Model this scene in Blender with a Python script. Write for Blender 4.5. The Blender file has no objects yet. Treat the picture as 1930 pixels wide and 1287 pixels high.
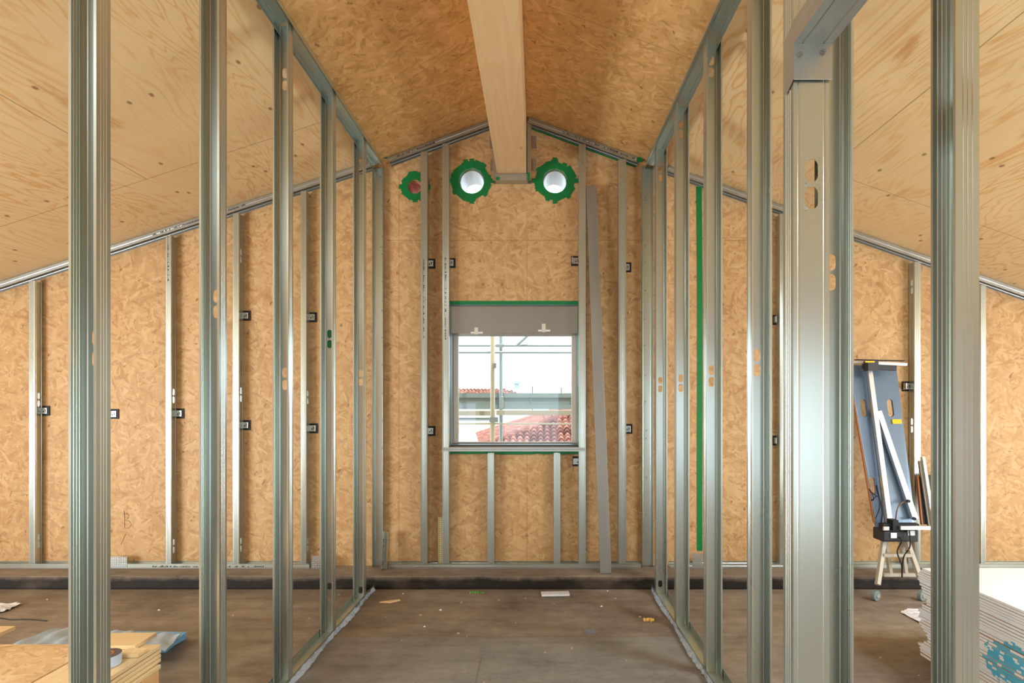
import bpy, bmesh, math, random
from mathutils import Vector, Matrix
R = random.Random(7)
SC = bpy.context.scene
COL = SC.collection
F = 1050.0; CX = 1012.0; CY = 763.0; H = 1.36      # lens in pixels, vanishing point, eye height
D = 4.38                                            # distance of the far wall
KERB = 0.094

# ------------------------------------------------------------------ camera
cam = bpy.data.cameras.new('camera'); camo = bpy.data.objects.new('camera', cam); COL.objects.link(camo)
camo.location = (0, 0, H); camo.rotation_euler = (math.pi/2, 0, 0)
cam.sensor_width = 36; cam.lens = F/1930*36
cam.shift_x = -(CX-965)/1930; cam.shift_y = (CY-643.5)/1930
cam.clip_start = 0.02; cam.clip_end = 500
SC.camera = camo
# ------------------------------------------------------------------ world, sun, fill lamps, exposure
w = bpy.data.worlds.new('world'); SC.world = w; w.use_nodes = True
bg = w.node_tree.nodes['Background']; bg.inputs[0].default_value = (0.74, 0.88, 1.0, 1); bg.inputs[1].default_value = 3.4
sun = bpy.data.lights.new('sun', 'SUN'); sun.energy = 5.0; sun.angle = math.radians(0.8); sun.color = (1.0, 0.86, 0.66)
suno = bpy.data.objects.new('sun', sun); COL.objects.link(suno)
SUND = Vector((-0.20, 0.40, -0.89)).normalized()
suno.rotation_euler = SUND.to_track_quat('-Z', 'Y').to_euler()
def area(name, loc, target, sx, sy, power, color):
    l = bpy.data.lights.new(name, 'AREA'); l.shape = 'RECTANGLE'; l.size = sx; l.size_y = sy
    l.energy = power; l.color = color
    o = bpy.data.objects.new(name, l); COL.objects.link(o); o.location = loc
    o.rotation_euler = (Vector(target)-Vector(loc)).to_track_quat('-Z', 'Y').to_euler()
    return o
# added fill lamps, unseen, at side and roof openings; side pair aims at ceiling
area('fill_side_right', (5.55, 1.0, 0.95), (1.2, 1.6, 2.9), 3.0, 1.3, 165, (0.93, 0.97, 1.0))
area('fill_side_left', (-5.55, 0.4, 0.95), (-1.5, 1.2, 2.9), 2.8, 1.3, 290, (0.90, 0.96, 1.0))
area('fill_roof_right', (3.2, 1.1, 2.75), (3.0, 1.3, 0), 1.3, 1.3, 150, (0.90, 0.96, 1.0))
area('fill_roof_left', (-1.75, -0.35, 3.3), (-1.8, 0.3, 0), .8, .8, 60, (0.84, 0.95, 1.0))
SC.view_settings.view_transform = 'Standard'; SC.view_settings.look = 'None'
SC.view_settings.gamma = 1; SC.view_settings.use_curve_mapping = False
SC.view_settings.exposure = 0.04
SC.cycles.max_bounces = 8; SC.cycles.diffuse_bounces = 5; SC.cycles.glossy_bounces = 4
SC.cycles.sample_clamp_indirect = 4.0; SC.cycles.use_denoising = True
SC.cycles.caustics_reflective = False; SC.cycles.caustics_refractive = False

# ------------------------------------------------------------------ helpers
def P(px, py, y):
    return Vector(((px-CX)*y/F, y, H+(CY-py)*y/F))
def wx(px, y=D): return (px-CX)*y/F
def wz(py, y=D): return H+(CY-py)*y/F

class MB:
    def __init__(s): s.v = []; s.f = []
    def add(s, vs, fs):
        n = len(s.v); s.v += [tuple(v) for v in vs]; s.f += [tuple(i+n for i in f) for f in fs]; return s
    def box(s, x0, x1, y0, y1, z0, z1, M=None):
        vs = [Vector((x, y, z)) for x in (x0, x1) for y in (y0, y1) for z in (z0, z1)]
        if M is not None: vs = [M @ v for v in vs]
        return s.add(vs, [(0,1,3,2),(4,6,7,5),(0,4,5,1),(2,3,7,6),(0,2,6,4),(1,5,7,3)])
    def hexa(s, p):     # 4 bottom points then 4 top points, both counter-clockwise
        return s.add(p, [(3,2,1,0),(4,5,6,7),(0,1,5,4),(1,2,6,5),(2,3,7,6),(3,0,4,7)])
    def prism(s, poly, d):   # poly: list of 3d points, d: thickness vector
        n = len(poly); a = [Vector(p) for p in poly]; b = [p+Vector(d) for p in a]
        fs = [tuple(range(n)), tuple(range(2*n-1, n-1, -1))]
        fs += [(i, i+n, (i+1)%n+n, (i+1)%n) for i in range(n)]
        return s.add(a+b, fs)
    def tube(s, pts, r, n=10, caps=True):
        pts = [Vector(p) for p in pts]; rings = []
        for i, p in enumerate(pts):
            t = (pts[min(i+1, len(pts)-1)]-pts[max(i-1, 0)]).normalized()
            up = Vector((0,0,1)) if abs(t.z) < .9 else Vector((1,0,0))
            a = t.cross(up).normalized(); b = t.cross(a)
            rings.append([p+(a*math.cos(2*math.pi*k/n)+b*math.sin(2*math.pi*k/n))*r for k in range(n)])
        vs = [v for q in rings for v in q]; fs = []
        for i in range(len(pts)-1):
            for k in range(n):
                fs.append((i*n+k, i*n+(k+1)%n, (i+1)*n+(k+1)%n, (i+1)*n+k))
        if caps: fs += [tuple(range(n-1, -1, -1)), tuple(range((len(pts)-1)*n, len(pts)*n))]
        return s.add(vs, fs)
    def bar(s, a, b, wdt, hgt, side=Vector((0,1,0))):   # rectangular bar between two points; wdt across, hgt along 'side'
        a = Vector(a); b = Vector(b); t = (b-a).normalized(); u = t.cross(side).normalized(); v = side - t*side.dot(t); v.normalize()
        q = [(-1,-1),(1,-1),(1,1),(-1,1)]
        return s.hexa([a+u*(i*wdt/2)+v*(j*hgt/2) for i, j in q]+[b+u*(i*wdt/2)+v*(j*hgt/2) for i, j in q])
    def build(s, name, mat, parent=None, solid=0, bevel=0, smooth=False, sub=0):
        me = bpy.data.meshes.new(name); me.from_pydata(s.v, [], s.f)
        bm = bmesh.new(); bm.from_mesh(me)
        if not solid: bmesh.ops.recalc_face_normals(bm, faces=bm.faces)
        bm.to_mesh(me); bm.free()
        me.materials.append(mat)
        if smooth: me.polygons.foreach_set('use_smooth', [True]*len(me.polygons))
        o = bpy.data.objects.new(name, me); COL.objects.link(o)
        if parent is not None:
            o.parent = parent; o.matrix_parent_inverse = Matrix.Translation(-parent.location)
            # parents are unrotated Empties or meshes at the origin
        if solid:
            m = o.modifiers.new('solid', 'SOLIDIFY'); m.thickness = solid; m.offset = 0
        if bevel:
            m = o.modifiers.new('bevel', 'BEVEL'); m.width = bevel; m.segments = 2; m.limit_method = 'ANGLE'
        return o

def tag(o, label=None, cat=None, group=None, kind=None):
    if label: o['label'] = label
    if cat: o['category'] = cat
    if group: o['group'] = group
    if kind: o['kind'] = kind
    return o
def empty(name, loc, label, cat, group=None):
    o = bpy.data.objects.new(name, None); COL.objects.link(o); o.location = loc; o.empty_display_size = .05
    return tag(o, label, cat, group)
def bake(o):   # apply modifiers
    dg = bpy.context.evaluated_depsgraph_get(); dg.update()
    me = bpy.data.meshes.new_from_object(o.evaluated_get(dg)); o.modifiers.clear(); o.data = me
def cut(o, cutters):
    for c in cutters:
        m = o.modifiers.new('cut', 'BOOLEAN'); m.operation = 'DIFFERENCE'; m.object = c; m.solver = 'EXACT'
    bake(o)
    for c in cutters: bpy.data.objects.remove(c)

# ------------------------------------------------------------------ materials
def srgb(r, g, b):
    f = lambda c: ((c/255+.055)/1.055)**2.4 if c/255 > .04045 else c/255/12.92
    return (f(r), f(g), f(b), 1)
class N:
    def __init__(s, name):
        s.m = bpy.data.materials.new(name); s.m.use_nodes = True; s.t = s.m.node_tree
        s.b = s.t.nodes['Principled BSDF']
    def n(s, typ, **kw):
        nd = s.t.nodes.new(typ)
        for k, v in kw.items(): setattr(nd, k, v)
        return nd
    def l(s, a, b): s.t.links.new(a, b)
    def inp(s, nd, key, val):
        if hasattr(val, 'is_output') or isinstance(val, bpy.types.NodeSocket): s.l(val, nd.inputs[key])
        else: nd.inputs[key].default_value = val
    def math(s, op, a, b=0.0, c=None, clamp=False):
        nd = s.n('ShaderNodeMath', operation=op, use_clamp=clamp); s.inp(nd, 0, a); s.inp(nd, 1, b)
        if c is not None: s.inp(nd, 2, c)
        return nd.outputs[0]
    def mix(s, f, a, b, blend='MIX'):
        nd = s.n('ShaderNodeMix', data_type='RGBA', blend_type=blend)
        s.inp(nd, 'Factor', f); s.inp(nd, 6, a); s.inp(nd, 7, b); return nd.outputs[2]
    def ramp(s, f, stops, interp='LINEAR'):
        nd = s.n('ShaderNodeValToRGB'); cr = nd.color_ramp; cr.interpolation = interp
        while len(cr.elements) < len(stops): cr.elements.new(.5)
        for e, (p, c) in zip(cr.elements, stops): e.position = p; e.color = c if len(c) == 4 else (*c, 1)
        s.inp(nd, 0, f); return nd.outputs[0]
    def coord(s, which='Object'): return s.n('ShaderNodeTexCoord').outputs[which]
    def geo(s): return s.n('ShaderNodeNewGeometry').outputs['Position']
    def map(s, v, loc=(0,0,0), rot=(0,0,0), sc=(1,1,1)):
        nd = s.n('ShaderNodeMapping'); s.l(v, nd.inputs[0]); nd.inputs[1].default_value = loc
        nd.inputs[2].default_value = rot; nd.inputs[3].default_value = sc; return nd.outputs[0]
    def noise(s, v, scale, detail=3, rough=.5, dist=0):
        nd = s.n('ShaderNodeTexNoise'); s.l(v, nd.inputs['Vector']); nd.inputs['Scale'].default_value = scale
        nd.inputs['Detail'].default_value = detail; nd.inputs['Roughness'].default_value = rough
        nd.inputs['Distortion'].default_value = dist; return nd.outputs['Fac']
    def vor(s, v, scale, feature='F1', out='Distance', dim='3D'):
        nd = s.n('ShaderNodeTexVoronoi', feature=feature, voronoi_dimensions=dim); s.l(v, nd.inputs['Vector'])
        nd.inputs['Scale'].default_value = scale; return nd.outputs[out]
    def sep(s, v): nd = s.n('ShaderNodeSeparateXYZ'); s.l(v, nd.inputs[0]); return nd.outputs
    def comb(s, x, y, z=0.0):
        nd = s.n('ShaderNodeCombineXYZ'); s.inp(nd, 0, x); s.inp(nd, 1, y); s.inp(nd, 2, z); return nd.outputs[0]
    def bump(s, h, strength=.3, dist=.002):
        nd = s.n('ShaderNodeBump'); s.inp(nd, 'Height', h); nd.inputs['Strength'].default_value = strength
        nd.inputs['Distance'].default_value = dist; s.l(nd.outputs[0], s.b.inputs['Normal'])
    def set(s, color=None, rough=.6, metal=0, spec=.4, **kw):
        if color is not None: s.inp(s.b, 'Base Color', color)
        s.inp(s.b, 'Roughness', rough); s.inp(s.b, 'Metallic', metal); s.inp(s.b, 'Specular IOR Level', spec)
        return s.m

def plain(name, c, rough=.6, metal=0, var=.12, scale=14, spec=.4):
    m = N(name); v = m.coord(); k = m.noise(v, scale, 4)
    lo = tuple(x*(1-var) for x in c[:3])+(1,); hi = tuple(min(1, x*(1+var)) for x in c[:3])+(1,)
    return m.set(m.mix(k, lo, hi), rough, metal, spec)

def osb(name, plane, seams=(), tint=(1, 1, 1)):
    m = N(name); p = m.sep(m.geo()); u = p['X']; v = {'xz': p['Z'], 'xy': p['Y']}[plane]
    base = m.comb(u, v)
    wn = m.n('ShaderNodeTexNoise'); m.l(base, wn.inputs['Vector']); wn.inputs['Scale'].default_value = 9; wn.inputs['Detail'].default_value = 2
    va = m.n('ShaderNodeVectorMath', operation='MULTIPLY_ADD'); m.l(wn.outputs['Color'], va.inputs[0]); va.inputs[1].default_value = (.05, .05, 0); m.l(base, va.inputs[2])
    base2 = va.outputs[0]
    best = None; shade = None
    for i, (ang, sx, sy, sc) in enumerate([(.35, 1, .26, 34), (1.25, 1, .20, 46), (-.5, 1, .22, 38), (-1.15, 1, .2, 54), (1.9, 1, .2, 60), (.9, 1, .26, 32), (-.1, 1, .22, 66)]):
        q = m.map(base2, loc=(i*3.3, i*1.7, 0), rot=(0, 0, ang)); q = m.map(q, sc=(sx, sy, 1))
        nd = m.n('ShaderNodeTexVoronoi', feature='F1', voronoi_dimensions='2D'); m.l(q, nd.inputs['Vector']); nd.inputs['Scale'].default_value = sc
        cs = m.sep(nd.outputs['Color'])
        pr, sh = cs['X'], cs['Y']
        if best is None: best, shade = pr, sh
        else:
            g = m.math('GREATER_THAN', pr, best)
            d = m.math('SUBTRACT', sh, shade); shade = m.math('MULTIPLY_ADD', g, d, shade)
            best = m.math('MAXIMUM', pr, best)
    fine = m.noise(m.map(base, sc=(1, 1, 1)), 120, 4, .7)
    big = m.noise(base, 1.6, 4, .6)
    sh = m.math('MULTIPLY_ADD', shade, .42, m.math('MULTIPLY', fine, .30)); sh = m.math('MULTIPLY_ADD', m.noise(base2, 11, 6, .7), .62, sh); sh = m.math('MULTIPLY_ADD', big, .42, m.math('SUBTRACT', sh, .39))
    T = lambda r, g, b: tuple(a*t for a, t in zip(srgb(r, g, b)[:3], tint))
    col = m.ramp(sh, [(0.0, T(150, 110, 72)), (.16, T(184, 145, 98)), (.36, T(206, 170, 121)), (.58, T(218, 184, 136)), (.78, T(230, 201, 157)), (1, T(240, 218, 182))])
    # scattered dark bark chips
    dk = m.vor(m.map(m.map(base2, rot=(0, 0, .6)), sc=(1, .32, 1)), 8, dim='2D', out='Distance')
    dk2 = m.math('MULTIPLY', m.math('LESS_THAN', dk, .07), m.math('GREATER_THAN', m.noise(base, 34, 3), .55))
    col = m.mix(m.math('MULTIPLY', dk2, .62), col, srgb(116, 76, 42))
    for ang, scl, thr, st, cc in ((1.1, 9, .040, .30, (138, 92, 54)), (-.7, 12, .044, .28, (150, 104, 62)), (.2, 8, .075, .34, (236, 206, 160)), (2.2, 9, .070, .32, (240, 212, 168)), (1.5, 7, .06, .30, (242, 214, 170))):
        sl = m.vor(m.map(m.map(base2, loc=(ang, 3*ang, 0), rot=(0, 0, ang)), sc=(1, .26, 1)), scl, dim='2D', out='Distance')
        k9 = m.math('MULTIPLY', m.math('LESS_THAN', m.math('MULTIPLY_ADD', m.noise(base, 60, 3), .10, sl), thr*1.7+.05), m.math('GREATER_THAN', m.noise(m.map(base, loc=(ang*9, 0, 0)), 7, 3), .50))
        col = m.mix(m.math('MULTIPLY', k9, st), col, srgb(*[a*t for a, t in zip(cc, (tint[0]**.45, tint[1]**.45, tint[2]**.45))]))
    for ax, c0, a0, a1 in seams:
        s, t = (u, v) if ax == 'u' else (v, u)
        k = m.math('LESS_THAN', m.math('ABSOLUTE', m.math('SUBTRACT', s, c0)), .0022)
        k = m.math('MULTIPLY', k, m.math('GREATER_THAN', t, a0)); k = m.math('MULTIPLY', k, m.math('LESS_THAN', t, a1))
        col = m.mix(m.math('MULTIPLY', k, .45), col, srgb(104, 70, 40))
    m.bump(best, .35, .0016)
    return m.set(col, .55, 0, .35)

def plywood(name, seed, seams):
    m = N(name); p = m.sep(m.geo()); base = m.comb(p['X'], p['Y'])
    q = m.map(base, loc=(seed, seed*1.3, 0), sc=(1.0, .20, 1))
    n1 = m.noise(q, 2.0, 4, .55, .8)
    rings = m.math('FRACT', m.math('MULTIPLY', n1, 24.0))
    ln = m.math('SUBTRACT', 1.0, m.math('MULTIPLY', m.math('ABSOLUTE', m.math('SUBTRACT', rings, .5)), 2.0))
    ln = m.ramp(ln, [(0.0, (0, 0, 0)), (.55, (0, 0, 0)), (.97, (1, 1, 1)), (1, (1, 1, 1))])
    amt = m.ramp(m.noise(m.map(base, loc=(seed*2, 5, 0), sc=(1, .4, 1)), 1.7, 4), [(.34, (0.15, .15, .15)), (.60, (1, 1, 1))])
    fine = m.noise(m.map(base, sc=(1, .06, 1)), 90, 3)
    soft = m.noise(m.map(base, loc=(seed, 0, 0), sc=(1, .3, 1)), 3.0, 3)
    col = m.mix(soft, srgb(230, 200, 148), srgb(240, 217, 170))
    col = m.mix(m.math('MULTIPLY', fine, .28), col, srgb(202, 158, 102))
    col = m.mix(m.math('MULTIPLY', m.math('MULTIPLY', ln, amt), .62), col, srgb(214, 148, 78))
    # broad dark heartwood patches
    hp = m.ramp(m.noise(m.map(base, loc=(seed*.7, 2, 0), sc=(1, .22, 1)), 2.6, 6, .6, .6), [(.63, (0, 0, 0)), (.67, (1, 1, 1))])
    col = m.mix(m.math('MULTIPLY', hp, .55), col, srgb(198, 132, 70))
    # knots
    kd = m.vor(m.map(base, loc=(seed, 0, 0), sc=(1, .55, 1)), 4.2, dim='2D')
    k = m.ramp(kd, [(.025, (1, 1, 1)), (.05, (0, 0, 0))])
    kc = m.math('GREATER_THAN', m.noise(base, 1.3, 1), .44)
    col = m.mix(m.math('MULTIPLY', m.math('MULTIPLY', k, kc), .75), col, srgb(122, 72, 36))
    for ax, c0, a0, a1 in seams:
        s, t = (p['X'], p['Y']) if ax == 'u' else (p['Y'], p['X'])
        kk = m.math('LESS_THAN', m.math('ABSOLUTE', m.math('SUBTRACT', s, c0)), .0028)
        kk = m.math('MULTIPLY', kk, m.math('GREATER_THAN', t, a0)); kk = m.math('MULTIPLY', kk, m.math('LESS_THAN', t, a1))
        col = m.mix(m.math('MULTIPLY', kk, .6), col, srgb(120, 80, 45))
    return m.set(col, .5, 0, .35)

def metal(name, c, rough=.32, dirt=.12, mt=.88):
    m = N(name); v = m.coord(); q = m.map(v, sc=(1, 1, .06))
    a = m.noise(q, 22, 3); b = m.noise(m.map(v, sc=(1, 1, .5)), 4, 3, .5)
    lo = tuple(x*(1-dirt) for x in c[:3])+(1,)
    col = m.mix(m.math('MULTIPLY_ADD', a, .5, m.math('MULTIPLY', b, .5)), lo, c)
    rr = m.math('MULTIPLY_ADD', b, .10, rough-.05)
    return m.set(col, rr, mt, .5)

def spruce(name, axis='Y', c1=(226, 190, 140), c2=(208, 160, 104), knots=True):
    m = N(name); v = m.coord(); sc = {'Y': (1, .07, 1), 'X': (.07, 1, 1), 'Z': (1, 1, .07)}[axis]
    a = m.noise(m.map(v, sc=sc), 26, 4, .55, .6); w_ = m.noise(m.map(v, sc=sc), 6, 2, .5, .3)
    k = m.math('FRACT', m.math('MULTIPLY_ADD', w_, 9, m.math('MULTIPLY', a, .6)))
    col = m.mix(m.math('MULTIPLY', k, .38), srgb(*c1), srgb(*c2)); col = m.mix(m.math('MULTIPLY', a, .3), col, srgb(240, 214, 172))
    if knots:
        kd = m.vor(m.map(v, sc=tuple(.6 if s < .5 else 1 for s in sc)), 3.1)
        kk = m.ramp(kd, [(.03, (1, 1, 1)), (.07, (0, 0, 0))])
        col = m.mix(m.math('MULTIPLY', kk, .7), col, srgb(142, 84, 44))
    return m.set(col, .5, 0, .35)

def floor_mat(name, dark=False):
    m = N(name); g = m.geo(); p = m.sep(g)
    n1 = m.noise(g, 1.4, 6, .62, .4); n2 = m.noise(g, 9, 5, .6); n3 = m.noise(g, 70, 3, .6)
    streak = m.noise(m.map(g, sc=(.25, 1.6, 1)), 5, 5, .6, .8)
    mixv = m.math('MULTIPLY_ADD', n1, .5, m.math('MULTIPLY', n2, .22)); mixv = m.math('MULTIPLY_ADD', streak, .3, mixv)
    if dark:
        col = m.ramp(mixv, [(.30, srgb(20, 17, 15)), (.52, srgb(36, 31, 27)), (.66, srgb(82, 70, 58))])
        edge = m.math('MULTIPLY_ADD', m.noise(g, 5, 5, .7), .09, p['Z'])
        col = m.mix(m.ramp(edge, [(.108, (0, 0, 0)), (.150, (.9, .9, .9))]), col, srgb(128, 112, 96))
    else:
        brown = m.ramp(mixv, [(.34, srgb(100, 92, 82)), (.46, srgb(132, 121, 108)), (.58, srgb(156, 145, 130)), (.70, srgb(182, 172, 156))])
        grey = m.ramp(mixv, [(.34, srgb(104, 102, 98)), (.47, srgb(134, 132, 127)), (.59, srgb(152, 150, 144)), (.70, srgb(172, 169, 162))])
        wob = m.math('MULTIPLY_ADD', m.noise(g, 2.2, 4), .10, -.05)
        yy = m.math('ADD', p['Y'], wob)
        k = m.ramp(m.math('MULTIPLY_ADD', yy, 1.0, -3.24), [(0.0, (1, 1, 1)), (.04, (0, 0, 0))])
        k = m.math('MULTIPLY', k, m.math('GREATER_THAN', p['X'], -1.22))
        k = m.math('MULTIPLY', k, m.math('LESS_THAN', p['X'], .83))
        col = m.mix(k, brown, grey)
        # white plaster dust and dark spots
        sp = m.ramp(m.vor(g, 30), [(.05, (1, 1, 1)), (.075, (0, 0, 0))]); sp = m.math('MULTIPLY', sp, m.math('GREATER_THAN', m.noise(g, 3, 3), .56))
        col = m.mix(m.math('MULTIPLY', sp, .45), col, srgb(200, 190, 175))
        cr = m.ramp(m.noise(m.map(g, sc=(.3, 1, 1)), 4, 7, .7, 1.2), [(.485, (0, 0, 0)), (.5, (1, 1, 1)), (.515, (0, 0, 0))])
        col = m.mix(m.math('MULTIPLY', cr, .28), col, srgb(78, 62, 50))
        for ax, c0, a0, a1 in (('v', 3.27, -1.2, .84), ('u', .12, 1.5, 2.6), ('u', -.30, 2.6, 3.0)):
            s, t = (p['X'], p['Y']) if ax == 'u' else (yy, p['X'])
            kk = m.math('LESS_THAN', m.math('ABSOLUTE', m.math('SUBTRACT', s, c0)), .004)
            kk = m.math('MULTIPLY', kk, m.math('GREATER_THAN', t, a0)); kk = m.math('MULTIPLY', kk, m.math('LESS_THAN', t, a1))
            col = m.mix(m.math('MULTIPLY', kk, .35), col, srgb(84, 72, 62))
    m.bump(m.math('MULTIPLY_ADD', n3, .3, n2), .35, .006)
    return m.set(col, .62, 0, .3)

s_ = wx(1)-wx(0)
M = {}
M['osb_wall'] = osb('osb_wall', 'xz', tint=(.86, .78, .68), seams=(('v', wz(453), wx(730), wx(1640)), ('u', wx(993), wz(570), wz(453)), ('u', wx(993), 0, wz(856)), ('v', wz(448), wx(1300), wx(1500)), ('u', wx(752), 0, 3.2), ('u', wx(1712), 0, 3)))
M['osb_roof'] = osb('osb_roof', 'xy', seams=(('v', 3.05, .05, 1.0),), tint=(1.12, .97, .74))
M['osb_bench'] = osb('osb_bench', 'xy', tint=(1.08, 1.10, 1.16))
M['ply_left'] = plywood('plywood_left', 3.1, (('v', 3.64, -9, 9), ('u', -2.55, -5, 3.64), ('v', 1.14, -9, 9)))
M['ply_right'] = plywood('plywood_right', 8.4, (('u', 1.908, -5, 3.67), ('v', 3.67, 1.95, 9)))
M['galv'] = metal('galvanised_steel', (.57, .62, .56, 1), .29)
M['galv2'] = metal('galvanised_steel_worn', (.56, .585, .55, 1), .36, .3)
M['alu'] = metal('aluminium', (.80, .80, .79, 1), .34, .12)
M['dull_alu'] = metal('dull_aluminium', (.41, .40, .36, 1), .5, .35)
M['beam'] = spruce('spruce_beam', 'Y')
M['pine_x'] = spruce('pine_board_x', 'X', (236, 208, 158), (214, 172, 112), False)
M['pine_y'] = spruce('pine_board_y', 'Y', (240, 214, 166), (214, 172, 112), False)
M['pine_z'] = spruce('pine_board_z', 'Z', (226, 178, 112), (200, 146, 84), False)
M['floor'] = floor_mat('dusty_floor'); M['kerb_face'] = floor_mat('tarred_kerb', True)
M['tape'] = plain('green_tape', srgb(10, 122, 62), .4, 0, .10, 30)
M['black'] = plain('black_rubber', srgb(24, 24, 26), .6)
M['dark'] = plain('dark_plastic', srgb(46, 48, 52), .45)
M['ink'] = plain('black_ink', srgb(52, 56, 62), .6)
M['pencil'] = plain('pencil', srgb(120, 88, 62), .7)
M['white'] = plain('white_paint', srgb(232, 234, 234), .4, 0, .04)
M['cream'] = plain('cream_frame', srgb(222, 214, 196), .45, 0, .05)
M['reveal'] = plain('window_reveal', srgb(140, 155, 165), .35, .3, .06)
M['box'] = metal('shutter_box_sheet', (.34, .32, .28, 1), .42, .15)
M['paper'] = plain('paper', srgb(226, 228, 234), .8, 0, .06)
M['blue_film'] = plain('blue_film', srgb(162, 186, 208), .22, 0, .14, 6)
M['blue_edge'] = plain('blue_edge', srgb(110, 178, 226), .35, 0, .08)
M['yellow'] = plain('yellow_label', srgb(250, 196, 20), .5, 0, .04)
M['beige_paint'] = plain('beige_powder_coat', srgb(188, 182, 166), .45, 0, .06)
M['caster'] = plain('caster_rubber', srgb(120, 138, 132), .6)
M['coat_blue'] = plain('blue_laminate', srgb(112, 134, 158), .28, .3, .12, 5)
M['ply_edge'] = plain('plywood_edge', srgb(176, 112, 66), .6, 0, .15, 60)
M['brown_hose'] = plain('brown_hose', srgb(128, 92, 68), .5)
M['duct'] = plain('duct_plastic', srgb(225, 230, 232), .3, 0, .04)
M['duct_pink'] = plain('duct_terracotta', srgb(214, 140, 122), .5, 0, .06)
M['tape_core'] = plain('tape_side', srgb(92, 88, 92), .5)
M['tape_roll'] = plain('tape_roll_blue', srgb(196, 218, 238), .35, 0, .05)
M['stone'] = plain('crumb', srgb(170, 152, 130), .8)
M['foam'] = plain('orange_foam', srgb(226, 182, 96), .8)
M['chip'] = plain('grey_chip', srgb(128, 136, 150), .6)
M['green'] = plain('green_scrap', srgb(110, 170, 70), .6)
M['red'] = plain('red_mark', srgb(190, 70, 60), .6)
M['scaf_blue'] = metal('scaffold_steel', (.40, .48, .52, 1), .5, .2)
M['scaf_beige'] = plain('scaffold_beige_paint', srgb(196, 192, 170), .5, .2, .1)
M['wood_plank'] = plain('scaffold_plank', srgb(150, 148, 136), .7)
M['toe'] = plain('toe_board_metal', srgb(128, 146, 150), .5, .3, .15, 5)
M['stucco'] = plain('stucco', srgb(214, 196, 172), .8)
M['whiteroof'] = plain('white_roof_sheet', srgb(214, 220, 224), .4)
M['ground'] = plain('yard', srgb(140, 132, 118), .9)
M['concrete'] = plain('plaster_outer', srgb(206, 202, 192), .8)

def terracotta():
    m = N('terracotta'); v = m.coord(); c = m.vor(m.map(v, sc=(1, 1, 1)), 3.2, out='Color'); k = m.sep(c)['X']
    col = m.ramp(m.math('MULTIPLY_ADD', m.noise(v, 8, 4), .5, m.math('MULTIPLY', k, .5)), [(.2, srgb(92, 52, 46)), (.5, srgb(134, 84, 72)), (.8, srgb(166, 118, 102))])
    return m.set(col, .8)
M['terracotta'] = terracotta()

def board_mat():   # plasterboard: white paper, with the blue print stamped across the stack's long side
    m = N('plasterboard'); g = m.geo(); p = m.sep(g)
    col = m.mix(m.noise(g, 12, 4), srgb(222, 226, 224), srgb(238, 240, 238))
    # blocky stamp made of cells in the y-z plane
    yy = m.math('SNAP', p['Y'], .022); zz = m.math('SNAP', m.math('SUBTRACT', p['Z'], .045), .0125)
    wn = m.n('ShaderNodeTexWhiteNoise', noise_dimensions='2D'); m.l(m.comb(yy, zz), wn.inputs['Vector'])
    yc = m.math('DIVIDE', m.math('SUBTRACT', p['Y'], 2.36), .17); zc = m.math('DIVIDE', m.math('SUBTRACT', p['Z'], .24), .115)
    r = m.math('ADD', m.math('MULTIPLY', yc, yc), m.math('MULTIPLY', zc, zc))
    k = m.math('LESS_THAN', m.math('MULTIPLY_ADD', wn.outputs['Value'], .55, r), 1.08)
    k = m.math('MULTIPLY', k, m.math('GREATER_THAN', wn.outputs['Value'], .17))
    nx = m.math('LESS_THAN', m.sep(m.n('ShaderNodeNewGeometry').outputs['Normal'])['X'], -.7)
    k = m.math('MULTIPLY', k, nx)
    col = m.mix(k, col, srgb(82, 182, 214))
    return m.set(col, .7)
M['board'] = board_mat()
m = N('plasterboard_kraft'); M['kraft'] = m.set(srgb(178, 140, 104), .8)

def glass():
    m = N('window_glass'); tr = m.n('ShaderNodeBsdfTransparent'); tr.inputs[0].default_value = (.95, .98, .98, 1)
    gl = m.n('ShaderNodeBsdfGlossy'); gl.inputs['Roughness'].default_value = .02
    fr = m.n('ShaderNodeFresnel'); fr.inputs[0].default_value = 1.45; mx = m.n('ShaderNodeMixShader')
    m.l(fr.outputs[0], mx.inputs[0]); m.l(tr.outputs[0], mx.inputs[1]); m.l(gl.outputs[0], mx.inputs[2])
    m.l(mx.outputs[0], m.t.nodes['Material Output'].inputs['Surface']); return m.m
M['glass'] = glass()
def film():
    m = N('clear_film'); b = m.b; v = m.coord()
    m.set(m.mix(m.noise(v, 14, 5, .7), srgb(120, 150, 175), srgb(222, 234, 244)), .18, 0, .6)
    m.bump(m.noise(v, 40, 4, .7), .6, .006); return m.m
M['film'] = film()

# ------------------------------------------------------------------ roof heights
RX = wx(967); RZ = wz(218)
JL, JR = -1.24, .93
def roof(x):
    if x < JL: return 3.262-.326*(JL-x)
    if x <= RX: return RZ-.368*(RX-x)
    if x <= JR: return RZ-.367*(x-RX)
    return 3.244-.351*(x-JR)

# ------------------------------------------------------------------ setting: floor, walls, ceilings
XL, XR, YB = -5.7, 5.7, -3.6
MB().box(XL-.3, XR+.3, YB-.3, D+.3, -.12, 0).build('floor', M['floor']); tag(COL.objects['floor'], kind='structure')
k = MB().box(XL, XR, 4.103, D+.25, 0, KERB)
ko = k.build('trim_1', M['kerb_face'], bevel=.012); tag(ko, kind='structure')
kt = MB(); nk = 60
for i in range(nk):     # dusty top of the kerb with a worn front edge
    a = XL+(XR-XL)*i/nk; b = XL+(XR-XL)*(i+1)/nk
    kt.box(a, b, 4.106+R.uniform(0, .012), D, KERB-.002, KERB+.003)
tag(kt.build('trim_2', M['floor']), kind='structure')

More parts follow.
